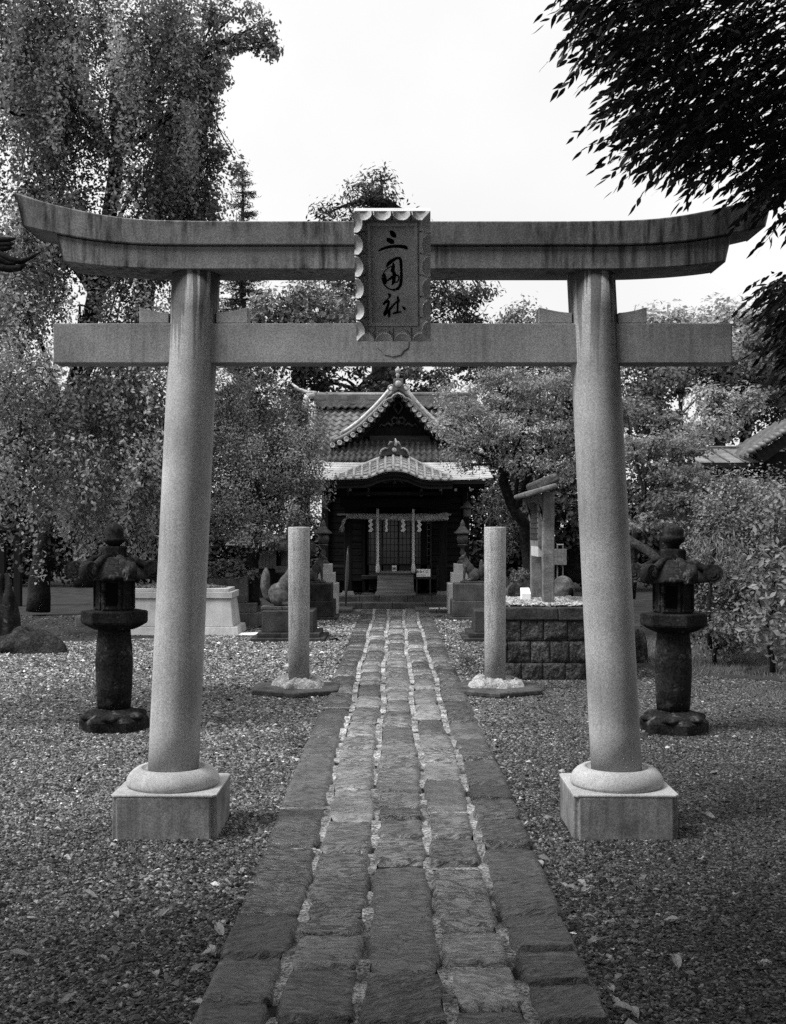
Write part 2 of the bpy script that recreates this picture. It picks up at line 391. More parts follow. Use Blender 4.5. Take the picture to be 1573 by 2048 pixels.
tn *= (1 + .3 * fld(pp, 1.3, 3) + .3 * fld(pp, 4.5, 9)) * np.interp(x, [-1, .7, 1.4, 3.5], [1.0, .9, .55, .42]) * np.interp(y, [3, 4.6, 7, 10, 14], [.75, .8, .95, 1.15, 1.4])  # tone also drops toward the camera, foreground shade put into the pebble colour
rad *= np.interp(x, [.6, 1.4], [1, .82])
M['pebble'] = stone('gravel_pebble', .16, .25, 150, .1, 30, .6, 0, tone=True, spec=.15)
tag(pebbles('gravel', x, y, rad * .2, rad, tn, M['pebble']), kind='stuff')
print('pebbles', len(x))

# --- fallen leaves scattered on the gravel
fl = []
mF = leafm('fallen_leaf', .32, .1)
def leaf_mesh(w, l, seed):
    g = random.Random(seed); vs = []; 
    for i in range(7):
        s = i / 6; hw = w * math.sin(PI * min(1, s * .96 + .02)) ** .8
        zc = .006 + .012 * math.sin(s * 2.6 + g.random()) ; dz = g.uniform(.002, .010)
        vs += [(-hw, (s - .5) * l, zc + dz), (0, (s - .5) * l, zc - .004), (hw, (s - .5) * l, zc + dz * .7)]
    fs = []
    for i in range(6): fs += [(3 * i, 3 * i + 1, 3 * i + 4, 3 * i + 3), (3 * i + 1, 3 * i + 2, 3 * i + 5, 3 * i + 4)]
    mm = bpy.data.meshes.new('fallen_leaf'); mm.from_pydata(vs, [], fs); mm.materials.append(mF)
    at = mm.attributes.new('tone', 'FLOAT', 'FACE'); at.data.foreach_set('value', np.full(len(fs), g.uniform(.6, 1.1)))
    return mm
lm = [leaf_mesh(.011 + .005 * i / 5, .045 + .004 * i, i) for i in range(6)]
spots = [(1128, 1782), (1145, 1786), (1170, 1790), (1163, 1776), (1404, 1727), (1208, 1856), (1228, 1858), (1205, 1925), (1214, 1928), (1192, 1893), (1300, 1920), (1352, 1935), (1530, 1938),
         (1240, 1968), (1080, 1735), (1058, 1655), (1095, 1644), (1250, 2030), (1232, 2018), (1270, 2038), (1472, 1800), (1150, 1850), (1345, 1850), (1420, 1640), (1225, 1990), (1180, 1846),
         (418, 1918), (425, 1912), (395, 1950), (440, 1870), (445, 1858), (405, 1840), (490, 1750), (230, 1840), (330, 1835), (180, 1800), (95, 1810), (60, 1845), (250, 1990), (310, 1960), (140, 2010), (395, 2020),
         (480, 1810), (505, 1800), (300, 1770), (120, 1720), (60, 1700), (40, 1920), (205, 1930), (260, 1905), (500, 1779), (450, 1775)]
for i, (px, py) in enumerate(spots):
    Z = GZ(py); o = bpy.data.objects.new('fallen_leaf', lm[i % 6]); col.objects.link(o)
    o.location = (gx(px, Z), Z, .012); o.rotation_euler = (random.uniform(-.3, .3), random.uniform(-.3, .3), random.uniform(0, 6.28)); o.scale = (1.1, 1.1, 1)
    r = px > 780
    tag(o, 'small pale dry leaf fallen on the dark gravel right of the path' if r else 'small pale dry leaf fallen on the lighter gravel left of the path', 'fallen leaf',
        'fallen leaves right of the path' if r else 'fallen leaves left of the path')

# ================================================================== TORII
ZT = 6.2
torii = thing('stone_torii', (0, ZT, 0), 'large grey granite torii gate spanning the stone path, inscribed plaque at its centre', 'torii gate')
def pillar_mb(xb, xt):
    mb = MB(); pts = []; rad = []
    for i in range(13):
        s = i / 12; pts.append((xb + (xt - xb) * s, ZT, .29 + (3.0 - .29) * s)); rad.append(.1355 - .007 * s)
    return mb.tube(pts, rad, 64)
def plinth_mb(xc, s=.271, z=.232):
    n = .028; pl = [(-s + n, -s), (s - n, -s), (s - n, -s + n), (s, -s + n), (s, s - n), (s - n, s - n), (s - n, s), (-s + n, s), (-s + n, s - n), (-s, s - n), (-s, -s + n), (-s + n, -s + n)]
    mb = MB(); mb.prism([(xc + p[0], ZT + p[1]) for p in pl], -.06, z - .012)
    return mb
def plinth_top(xc, s=.273, z0=.220, z1=.233):
    n = .02; pl = [(-s + n, -s), (s - n, -s), (s, -s + n), (s, s - n), (s - n, s), (-s + n, s), (-s, s - n), (-s, -s + n)]
    return MB().prism([(xc + p[0], ZT + p[1]) for p in pl], z0, z1)
for sx, xb, xt in ((-1, -1.191, -1.067), (1, 1.199, 1.059)):
    pillar_mb(xb, xt).build('pillar', M['granite_pillar'], torii)
    pb = plinth_mb(xb); pb.build('plinth', M['granite_plinth'], torii, bevel=.008, rough=.0015)
    plinth_top(xb).build('plinth_cap', M['granite'], torii, bevel=.004)
    MB().lathe([(.243, .233), (.248, .25), (.245, .27), (.233, .293), (.213, .313), (.19, .326), (.172, .329), (.165, .325), (.16, .314), (.10, .312)], (xb, ZT, 0), 72).build('base_ring', M['granite_pale'], torii)
YF, YB = 6.06, 6.34
def interp(x, pts): return float(np.interp(x, [p[0] for p in pts], [p[1] for p in pts]))
def rise(pts):
    # smooth the measured polyline
    def f(x): return sum(interp(abs(x) + d, pts) * w for d, w in ((-.09, .2), (-.045, .2), (0, .2), (.045, .2), (.09, .2)))
    return f
kt = rise([(0, 0), (.95, 0), (1.29, .006), (1.447, .020), (1.594, .044), (1.767, .083), (1.86, .105), (1.98, .143), (2.1, .19)])
kb = rise([(0, 0), (1.2, 0), (1.379, .006), (1.594, .026), (1.778, .060), (1.951, .097), (2.1, .14)])
sb = rise([(0, 0), (1.2, 0), (1.379, .006), (1.586, .020), (1.76, .042), (1.95, .075)])
def beam(xtop, xbot, zt, zb, y0, y1, ridge=0, y0t=None):
    mb = MB(); n = 80; vs = []; fs = []
    for i in range(n + 1):
        s = 2 * i / n - 1
        xt, xb2 = s * xtop, s * xbot
        a, b = zt(xt), zb(xb2); y0_ = y0t if y0t is not None else y0
        sec = [(xb2, y0, b), (xt, y0_, a), (xt, (y0 + y1) / 2, a + ridge), (xt, y1, a), (xb2, y1, b)]
        vs += sec
    for i in range(n):
        for k in range(5):
            fs.append((i * 5 + k, i * 5 + (k + 1) % 5, (i + 1) * 5 + (k + 1) % 5, (i + 1) * 5 + k))
    fs += [tuple(range(5)), tuple(n * 5 + k for k in range(5))[::-1]]
    return mb.add(vs, [f[::-1] for f in fs])
beam(1.985, 1.95, lambda x: 3.218 + kt(x), lambda x: 3.099 + kb(x), YF - .02, YB + .02, .035, YF - .035).build('top_lintel', M['granite_beam'], torii, bevel=.005)
beam(1.775, 1.745, lambda x: 3.094 + kb(x), lambda x: 2.975 + sb(x), YF, YB, 0, YF - .004).build('lintel', M['granite_beam'], torii, bevel=.005)
MB().box(-1.818, 1.802, 6.13, 6.27, 2.49, 2.702).build('tie_beam', M['granite_tie'], torii, bevel=.005)
for xa, xb_, hi_out, left in ((279, 338, 613, 1), (433, 496, 613, 0), (1078, 1145, 612, 1), (1237, 1294, 611, 0)):
    x0, x1 = gx(xa, 6.14), gx(xb_, 6.14)
    pr = []
    for i in range(9):
        s = i / 8; sd = (1 - s) if left else s
        pr.append((x0 + (x1 - x0) * s, 2.704 + .056 + .030 * sd ** 1.6))
    MB().prism([(x1, 2.704), (x0, 2.704)] + pr, 6.138, 6.262, 'y').build('wedge', M['granite'], torii, bevel=.004)
# carved support under the plaque
mb = MB(); pl = [(-.088, 2.60), (-.085, 2.57), (-.06, 2.553), (-.045, 2.532), (0, 2.522), (.045, 2.532), (.06, 2.553), (.085, 2.57), (.088, 2.60), (.088, 2.645), (-.088, 2.645)]
mb.prism([(gx(786, 6.1) + p[0], p[1]) for p in pl], 6.1265, 6.135, 'y').build('plaque_bracket', M['granite_tie'], torii, bevel=.003)
# the plaque: a dished frame with carved flutes round a sunk panel
top = P(784.5, 417, 5.70); bot = P(788, 673, 5.93); ax = (top - bot); LH = ax.length; vz = ax.normalized(); vx = Vector((1, 0, 0)); vn = vx.cross(vz); 
if vn.y > 0: vn = -vn
PW, PH = .374, LH
FR = .062          # frame slope width
def scal(s, n, L):  # flutes along one side: 0 in the groove .. 1 in the middle
    q = (s / L * n) % 1; return math.sqrt(max(0, 1 - (2 * q - 1) ** 2)), min(q, 1 - q)
def plq(u, w):
    x = (u - .5) * PW; z = w * PH
    dx = PW / 2 - abs(x); dz = min(z, PH - z); e = min(dx, dz)
    if e < FR:
        h = .125 - .088 * (e / FR) ** .85
        if dx < dz: a, q = scal(z, 6, PH)
        else: a, q = scal(x + PW / 2, 4, PW)
        lim = .044 * a
        if e < lim: h = .127 - .032 * a * math.sqrt(max(0, 1 - e / lim))
        else: h -= .022 if e > lim + .003 else .01
        if q < .05 and e < .052: h -= .03 * (1 - q / .05)
    elif e < FR + .017: h = .034
    else: h = -.004
    p = bot + vx * x + vz * z + vn * (h + .02)
    return tuple(p)
mb = MB(); mb.grid(plq, 150, 260)
# sides and back
c = [bot + vx * a * PW / 2 + vz * b * PH for a, b in ((-1, 0), (1, 0), (1, 1), (-1, 1))]
mb.add([tuple(p + vn * .12) for p in c] + [tuple(p - vn * .02) for p in c], [(0, 4, 5, 1), (1, 5, 6, 2), (2, 6, 7, 3), (3, 7, 4, 0), (4, 7, 6, 5)])
plaque = mb.build('plaque', M['granite_plaque'], torii)
def S2(x, y): # zoomed plaque picture -> plaque plane
    X = (x / 6.4 + 680 - 786.3) / 398.5; t_ = (y / 6.4 + 380 - 417) / (673 - 417)
    return X, (1 - t_) * PH
strokes = [
 [(655, 505, 20), (672, 525, 52), (690, 555, 66), (712, 575, 50), (726, 585, 20)],
 [(603, 612, 26), (630, 620, 54), (662, 638, 62), (692, 650, 46), (703, 652, 24)],
 [(495, 764, 10), (530, 742, 26), (600, 715, 32), (680, 702, 34), (760, 700, 36), (820, 705, 42), (850, 718, 44), (870, 738, 18)],
 [(597, 958, 24), (620, 925, 38), (660, 890, 42), (710, 858, 32), (755, 843, 26), (780, 862, 34), (786, 920, 32), (788, 1000, 28), (788, 1100, 32), (780, 1180, 36), (755, 1228, 36), (715, 1252, 26),
  (670, 1258, 18), (620, 1240, 15), (575, 1200, 16), (548, 1150, 14), (538, 1100, 11), (550, 1055, 10), (580, 1008, 9), (620, 972, 10), (660, 955, 14), (695, 952, 18), (710, 965, 14)],
 [(683, 908, 16), (690, 935, 28), (685, 975, 40), (672, 1010, 46), (668, 1030, 30)], [(655, 1020, 14), (690, 1015, 34), (697, 1060, 44), (692, 1110, 44), (688, 1150, 40), (672, 1192, 14)],
 [(565, 1040, 12), (572, 1075, 36), (575, 1115, 50), (580, 1155, 44), (585, 1180, 20)],
 [(608, 1138, 16), (640, 1112, 28), (680, 1085, 34), (720, 1065, 24), (748, 1072, 18), (758, 1100, 16), (748, 1135, 14), (722, 1158, 18), (700, 1160, 10)],
 [(615, 1302, 16), (632, 1318, 34), (642, 1332, 26), (625, 1352, 14), (600, 1378, 14), (575, 1405, 20), (556, 1435, 30), (556, 1452, 14)],
 [(556, 1440, 16), (590, 1412, 16), (622, 1392, 26), (618, 1425, 30), (605, 1470, 30), (585, 1520, 34), (565, 1560, 42), (562, 1592, 20)],
 [(560, 1590, 18), (600, 1545, 30), (640, 1500, 30), (680, 1450, 20), (715, 1415, 18), (755, 1395, 24), (765, 1390, 10)],
 [(628, 1500, 20), (628, 1550, 28), (622, 1600, 28), (615, 1616, 12)],
 [(732, 1335, 14), (740, 1355, 28), (738, 1400, 22), (735, 1460, 22), (730, 1545, 20)],
 [(668, 1562, 20), (700, 1552, 26), (740, 1548, 20), (778, 1538, 20)],
 [(792, 1468, 8), (812, 1485, 26), (828, 1500, 30), (824, 1522, 12)]]
mb = MB()
for si, st in enumerate(strokes):
    pts = [];
    for a, b in zip(st[:-1], st[1:]):
        for i in range(4): s = i / 4; pts.append(tuple(a[k] * (1 - s) + b[k] * s for k in range(3)))
    pts.append(st[-1])
    # smooth
    for _ in range(2): pts = [pts[0]] + [tuple((pts[i - 1][k] + 2 * pts[i][k] + pts[i + 1][k]) / 4 for k in range(3)) for i in range(1, len(pts) - 1)] + [pts[-1]]
    vs = []; n = len(pts)
    for i, (x, y, wd) in enumerate(pts):
        x, y = S2(x, y); xa, ya = S2(*pts[max(0, i - 1)][:2]); xb_, yb_ = S2(*pts[min(n - 1, i + 1)][:2])
        tx, ty = xb_ - xa, yb_ - ya; L = math.hypot(tx, ty) or 1; nx_, ny_ = -ty / L, tx / L; hw = wd / 2 / 6.4 / 398.5 * 1.05
        for s in (-1, 1):
            vs.append(tuple(bot + vx * (x + s * nx_ * hw) + vz * (y + s * ny_ * hw) + vn * (.0180 + si * .0003)))
    mb.add(vs, [(2 * i, 2 * i + 1, 2 * i + 3, 2 * i + 2) for i in range(n - 1)])
mb.build('inscription', M['ink'], plaque)

# ================================================================== BIG STONE LANTERNS
def lantern(name, label, x, Z, rz, sc=1.0, mt=None, group='hexagonal stone lanterns with scrolled roofs', bud=True, fin=True):
    mt = mt or M['dark_stone']
    r = thing(name, (0, 0, 0), label, 'stone lantern', group)
    MB().lathe([(.285, -.03), (.285, .085), (.275, .10), (.235, .13), (.17, .165), (.14, .175)], n=6, smooth=False).build('base', mt, r, bevel=.012, rough=.004)
    mb = MB()
    for k in range(6):     # lotus petals on the base
        a = PI / 3 * k + PI / 6
        mb.ball((.20 * math.cos(a), .20 * math.sin(a), .115), .075, 8, sx=1, sy=1, sz=.45)
    mb.build('lotus_petals', mt, r)
    MB().lathe([(.128, .16), (.137, .25), (.145, .40), (.148, .52), (.143, .66), (.132, .76), (.128, .81)], n=28).build('shaft', mt, r)
    MB().lathe([(.15, .80), (.19, .815), (.262, .855), (.268, .87), (.268, .945), (.26, .955)], n=6, smooth=False).build('platform', mt, r, bevel=.005)
    fb = MB().lathe([(.158, .95), (.158, 1.235)], n=6, smooth=False).build('firebox', mt, r, bevel=.006)
    mb = MB()
    for k in range(6):
        a = PI / 3 * k + PI / 6; ap = .158 * math.cos(PI / 6); Mx = Matrix.Rotation(a, 4, 'Z')
        for q in (-1, 1): mb.box(ap - .002, ap + .012, q * .063 - .008, q * .063 + .008, .97, 1.215, Mx)
        for q in (.97, 1.199): mb.box(ap - .002, ap + .010, -.055, .055, q, q + .016, Mx)
    mb.build('frame', mt, fb)
    for k in (1, 4): 
        Mx = Matrix.Rotation(PI / 3 * k + PI / 6, 4, 'Z'); ap = .158 * math.cos(PI / 6); MB().box(ap - .02, ap + .003, -.045, .045, 1.0, 1.18, Mx).build('window', M['ink'], fb)
    rf = MB().lathe([(.17, 1.215), (.275, 1.205), (.285, 1.225), (.24, 1.262), (.19, 1.31), (.155, 1.35), (.12, 1.378), (.09, 1.385)], n=36).build('roof', mt, r)
    mb = MB()
    for k in range(6):
        Mx = Matrix.Rotation(PI / 3 * k, 4, 'Z')
        mb.tube([(.10, 0, 1.385), (.15, 0, 1.372), (.2, 0, 1.335), (.25, 0, 1.31), (.30, 0, 1.325)], [.022, .028, .032, .036, .04], 10, M=Mx)
        q = []
        for i in range(15):          # the scroll itself
            th = -1.2 + i * .56; rr = .068 - .0036 * i; q.append((.298 + rr * math.cos(th + PI / 2) * .95, 1.277 + rr * math.sin(th + PI / 2)))
        for w_ in (0,):
            Mq = Mx
            mb.prism([(.312 + .076 * math.cos(2 * PI * i / 20), 1.275 + .076 * math.sin(2 * PI * i / 20)) for i in range(20)], -.036, .036, 'y', Mq, True)
            mb.prism([(.312 + .052 * math.cos(2 * PI * i / 16), 1.275 + .052 * math.sin(2 * PI * i / 16)) for i in range(16)], -.042, .042, 'y', Mq, True)
            mb.prism([(.312 + .026 * math.cos(2 * PI * i / 12), 1.275 + .026 * math.sin(2 * PI * i / 12)) for i in range(12)], -.050, .050, 'y', Mq, True)
    mb.build('scroll', mt, rf)
    MB().lathe([(.098, 1.38), (.102, 1.40), (.102, 1.455), (.095, 1.468), (.05, 1.472), (.045, 1.482)], n=6, smooth=False).build('neck', mt, r, bevel=.006)
    if fin:
        MB().lathe([(.045, 1.475), (.06, 1.485), (.088, 1.51), (.092, 1.53), (.072, 1.535), (.076, 1.565), (.074, 1.60), (.058, 1.63), (.03, 1.65), (.008, 1.665)] if bud else
               [(.045, 1.475), (.05, 1.50), (.082, 1.525), (.095, 1.55), (.098, 1.57), (.08, 1.573), (.083, 1.60), (.082, 1.63), (.06, 1.65), (.028, 1.665), (.006, 1.68)], n=24).build('finial', mt, r)
    r.location = (x, Z, 0); r.rotation_euler = (0, 0, rz); r.scale = (sc, sc, sc)
    return r
lantern('stone_lantern', 'dark weathered stone lantern left of the gate, bud finial and wide curled roof scrolls', gx(229, 9.25), 9.25, math.radians(5))
lantern('stone_lantern', 'black weathered stone lantern right of the gate, in front of the leafy shrubs', gx(1347, 9.15), 9.15, math.radians(-20), .985, bud=False)
lantern('stone_lantern', 'grey stone lantern half hidden behind the left round granite post', gx(584, 19.3), 19.3, math.radians(12), 1.04, M['statue'])

# ================================================================== ROUND GRANITE POSTS
def post(x, label, seed):
    Z = 11.42
    r = thing('granite_post', (x, Z, 0), label, 'stone post', 'round granite posts either side of the path')
    MB().lathe([(.104, .0), (.105, .5), (.107, 1.0), (.108, 1.618), (.104, 1.630), (.03, 1.632)], (x, Z, 0), 40).build('shaft', M['granite_post'], r)
    s = -1 if x < 0 else 1
    pl = [(.0, -.52), (.44, -.27), (.44, .25), (0, .5), (-.40, .25), (-.40, -.27)] if s > 0 else [(.0, -.52), (.40, -.27), (.40, .25), (0, .5), (-.44, .25), (-.44, -.27)]
    MB().prism([(x + p[0], Z + p[1]) for p in pl], 0.001, .052).build('base_slab', M['slab'], r, bevel=.012)
    g = np.random.default_rng(seed); ph = g.uniform(0, 6.28, 6); mb = MB()
    def lump(u, w):
        a = u * 2 * PI; rr = .235 + .035 * math.sin(2 * a + ph[0]) + .022 * math.sin(5 * a + ph[1]) + .012 * math.sin(9 * a + ph[2])
        q = rr * (1 - w) + .10 * w
        z = .052 + (.075 + .018 * math.sin(3 * a + ph[3]) + .010 * math.sin(7 * a + ph[4])) * (1 - (1 - w) ** 3) ** .6 + g.normal(0, .006)
        if w == 0: z = .05
        return (x + q * math.cos(a) * 1.05, Z + q * math.sin(a) * .95, z)
    mb.grid(lump, 48, 12).build('mortar_collar', M['plaster'], r)
post(gx(598.5, 11.42), 'round granite post on a dark hexagonal slab left of the path', 1)
post(gx(990.5, 11.42), 'round granite post on a dark hexagonal slab right of the path', 2)
# ================================================================== SHRINE
sh = thing('shrine_building', (0, 24.5, 0), 'small dark shrine hall with tiled gable and curved porch roof at the path end', 'shrine')
def tilesurf(mb, S, ncol, nrow, amp=.022, step=.03):
    """S(u,v)->point, u across, v up the slope; pantile waves and stepped courses"""
    e = 1e-3
    def f(u, w):
        p = S(u, w); a = S(min(1, u + e), w) - S(max(0, u - e), w); b = S(u, min(1, w + e)) - S(u, max(0, w - e)); n = a.cross(b)
        n = n.normalized() if n.length > 0 else Vector((0, 0, 1))
        q = (u * ncol) % 1; row = w * nrow; k = row - math.floor(row + 1e-6)
        wv = math.cos(2 * PI * q); wv = wv if wv < 0 else wv * 1.3
        return tuple(p + n * (amp * wv + step * (1 - k) + R.normal(0, .0012)))
    # vertices duplicated at each course so the steps stay sharp
    nu = ncol * 6
    for r_ in range(nrow):
        v0, v1 = r_ / nrow + 1e-5, (r_ + 1) / nrow - 1e-5
        mb.grid(lambda u, w: f(u, v0 + (v1 - v0) * w), nu, 1, True)
        # riser
        lo = [f(i / nu, v0) for i in range(nu + 1)]
        dn = [Vector(q) - Vector((0, 0, step * 1.6)) for q in lo]
        mb.add(lo + [tuple(q) for q in dn], [(i + 1, i, nu + 1 + i, nu + 2 + i) for i in range(nu)], False)
def L3(a, b, s): return a * (1 - s) + b * s
# main roof front slope (concave), ridge half width 1.72 -> eaves 2.25
def Smain(u, w):
    z = 3.06 + (4.46 - 3.06) * (.78 * w + .22 * w * w); y = 24.3 + 2.2 * w
    hw = 2.25 - .42 * w
    return Vector((.02 + (u * 2 - 1) * hw, y, z + .10 * abs(u * 2 - 1) ** 4 * (1 - w)))
mb = MB(); tilesurf(mb, Smain, 22, 12); mb.build('main_roof', M['tile'], sh)
mb = MB()
def Sback(u, w):
    return Vector((.02 + (1 - u * 2) * (2.25 - .42 * w), 28.7 - 2.2 * w, 3.06 + 1.4 * (.78 * w + .22 * w * w)))
tilesurf(mb, Sback, 22, 6); mb.build('rear_roof', M['tile'], sh)
for s in (-1, 1):      # gable ends
    MB().prism([(24.4, 3.06), (28.6, 3.06), (26.5, 4.42)], .02 + s * 1.86 - .03, .02 + s * 1.86 + .03, 'x').build('end_gable', M['timber'], sh)
    MB().tube([Vector((.02 + s * 1.84, 24.6 + 1.9 * i / 8, 3.22 + 1.3 * (i / 8) ** 1.1)) for i in range(9)], .07, 8).build('ridge_tile', M['tile_pale'], sh)
# ridge: courses of flat tiles under a round cap
mb = MB(); rr_ = random.Random(3)
for k in range(5):
    z0 = 4.44 + .048 * k; x = -1.84
    hw = .17 - .012 * k + (.012 if k % 2 else 0)
    while x < 1.88:
        w_ = rr_.uniform(.22, .3); mb.box(x + .003, min(x + w_, 1.9), 26.5 - hw + rr_.uniform(-.006, .006), 26.5 + hw, z0, z0 + .043); x += w_
mb.tube([(-1.86, 26.5, 4.71), (1.9, 26.5, 4.71)], .065, 10)
mb.build('ridge', M['tile'], sh)
MB().tube([(-1.80, 26.5, 4.73), (-2.0, 26.5, 4.76), (-2.2, 26.48, 4.84), (-2.36, 26.45, 4.97)], [.07, .055, .04, .02], 10).build('ridge_horn', M['tile_pale'], sh)
MB().tube([(-1.86, 26.3, 4.68), (-1.98, 26.0, 4.62), (-2.0, 25.6, 4.3)], [.06, .07, .07], 8).build('ridge_horn', M['tile_pale'], sh)
mb = MB(); tilesurf(mb, lambda u, w: Vector((-1.9 + 3.8 * u, 26.22 + .12 * w, 4.40 + .06 * w)), 22, 1, .02, .02); mb.build('ridge_base', M['tile_dark'], sh)
# sheet metal lower eave roof across the front
zE = gz(960, 22.8); 
def Seave(u, w):
    y = 22.8 + 1.5 * w; z = zE + (3.06 - zE) * (w ** 1.15)
    return Vector((.015 + (u * 2 - 1) * (1.95 - .06 * w), y, z + .05 * abs(2 * u - 1) ** 5))
mb = MB(); mb.grid(lambda u, w: tuple(Seave(u, w)), 60, 16)
mb.build('eave_roof', M['copper'], sh)
mb = MB()
for i in range(9):      # standing seams, course lines
    w_ = (i + .5) / 9; mb.tube([Seave(u / 30, w_) + Vector((0, 0, .004)) for u in range(31)], .0045, 5)
mb.build('roof_seam', M['copper'], sh)
mb = MB(); mb.box(-1.94, 1.97, 22.80, 22.88, zE - .085, zE - .004); mb.box(-1.9, 1.93, 22.9, 22.96, zE - .14, zE - .088)
mb.box(-1.93, 1.96, 22.88, 24.3, zE - .05, zE - .02); mb.build('eave_fascia', M['timber_x'], sh, bevel=.006)
mb = MB()
for i in range(30):
    x = -1.86 + i * .128; mb.box(x, x + .045, 22.97, 24.25, zE - .13, zE - .055)
mb.build('rafters', M['timber'], sh)
for i in range(13):
    x = -1.80 + i * .30
    if abs(x) < .62: continue
    MB().box(x, x + .05, 22.93, 22.968, zE - .215, zE - .16).build('rafter_tip', M['tip'], sh)
# lower tile courses between the metal eave and the big gable
def Slow(u, w): return Vector((.02 + (u * 2 - 1) * 1.5, 24.2 + .75 * w, 3.07 + .50 * w))
mb = MB(); tilesurf(mb, Slow, 24, 4, .024, .035); mb.build('lower_tile_roof', M['tile_dark'], sh)
# curved porch roof (karahafu)
fr = [(671, 959), (705, 958), (738, 957), (751, 950), (767, 944), (789, 941.5), (811, 944), (830, 952), (846, 959), (872, 960), (903, 960)]
bk = [(671, 956), (703, 943), (738, 929), (767, 917), (780, 912.5), (789, 911), (800, 912.5), (814, 917), (837, 929), (862, 941), (903, 956)]
def pl_at(pts, x): return float(np.interp(x, [p[0] for p in pts], [p[1] for p in pts]))
def sm_at(pts, x): return sum(pl_at(pts, x + d) * w for d, w in ((-10, .15), (-5, .2), (0, .3), (5, .2), (10, .15)))
ZFk, ZBk = 22.45, 23.5
def Skara(u, w):
    xf = 668 + 238 * u; xb_ = 789 + (xf - 789) * (.97)
    yf = sm_at(fr, xf); yb = min(sm_at(bk, xb_), yf - 2)
    a = P(xf, yf, ZFk); b = P(xb_, yb, ZBk); p = L3(a, b, w); p.z += .05 * math.sin(PI * w); return p
mb = MB()
for r_ in range(6):
    v0, v1 = r_ / 6, (r_ + 1) / 6
    mb.grid(lambda u, w: tuple(Skara(u, v0 + (v1 - v0) * w) + Vector((0, 0, .022 * (1 - w)))), 80, 1, True)
    lo = [Skara(i / 80, v0) for i in range(81)]
    mb.add([tuple(p + Vector((0, 0, .022))) for p in lo] + [tuple(p - Vector((0, 0, .03))) for p in lo], [(i + 1, i, 81 + i, 82 + i) for i in range(80)], False)
mb.build('porch_roof', M['tile_pale'], sh)
mb = MB()
for i in range(15):
    u = (i + .5) / 15; mb.tube([Skara(u, w / 6) + Vector((0, -.01, .026)) for w in range(7)], .028, 8)
mb.build('porch_roof_ribs', M['tile_pale'], sh)
MB().tube([Skara(i / 40, 1) + Vector((0, 0, .03)) for i in range(41)], .045, 8).build('porch_roof_ridge', M['tile_pale'], sh)
def kedge(dy, z0, z1, name, m, y0=0):
    mb = MB(); n = 70
    vs = []
    for i in range(n + 1):
        p = Skara(i / n, 0); vs += [(p.x, p.y + y0, p.z + z0), (p.x, p.y + y0, p.z + z1), (p.x, p.y + y0 + dy, p.z + z1), (p.x, p.y + y0 + dy, p.z + z0)]
    fs = []
    for i in range(n):
        for k in range(4): fs.append((4 * i + k, 4 * i + (k + 1) % 4, 4 * i + 4 + (k + 1) % 4, 4 * i + 4 + k))
    mb.add(vs, fs + [(0, 1, 2, 3), tuple(4 * n + k for k in (3, 2, 1, 0))]); return mb.build(name, m, sh)
kedge(.10, -.032, -.004, 'porch_edge', M['tile'])
kedge(.9, -.10, -.034, 'porch_bargeboard', M['timber_x'], .04)
kedge(.06, -.17, -.102, 'porch_inner_board', M['timber_mid'], .14)
mb = MB()
for s in (-1, 1):
    mb.tube([P(789 + s * q[0], q[1], 22.75) for q in ((0, 962), (10, 960), (18, 965), (26, 961), (32, 966))], [.03, .028, .03, .02, .01], 8)
mb.ball(P(789, 963, 22.74), .05, 6); mb.build('porch_carving', M['carve'], sh)
MB().box(-.85, .9, 22.9, 24.9, 2.30, 2.36).build('porch_ceiling', M['timber'], sh)
# ornament on top of the porch roof
orn = MB()
orn.prism([(P(789 + a, b, 23.4).x, P(789 + a, b, 23.4).z) for a, b in ((-30, 914), (-24, 901), (-14, 897), (-10, 889), (-4, 886), (0, 880), (4, 886), (10, 889), (14, 897), (24, 901), (30, 914), (14, 911), (0, 909), (-14, 911))], 23.36, 23.46, 'y')
oo = orn.build('roof_ornament', M['tile_dark'], sh, bevel=.01)
mb = MB()
for s in (-1, 1):
    mb.tube([P(789 + s * q[0], q[1], 23.34) for q in ((31, 911), (25, 900), (18, 896), (13, 897))], [.012, .022, .02, .01], 8)
    mb.tube([P(789 + s * q[0], q[1], 23.34) for q in ((12, 890), (8, 884), (4, 884))], [.01, .02, .012], 8)
mb.tube([P(791, 892, 23.33), P(793, 884, 23.33), P(791, 877, 23.33)], [.03, .03, .008], 8)
mb.lathe([(.001, 0), (.05, .01), (.05, .03), (.001, .04)], n=14, M=Matrix.Translation(P(789, 900, 23.36)) @ Matrix.Rotation(PI / 2, 4, 'X'))
mb.build('ornament_trim', M['tile_pale'], oo)
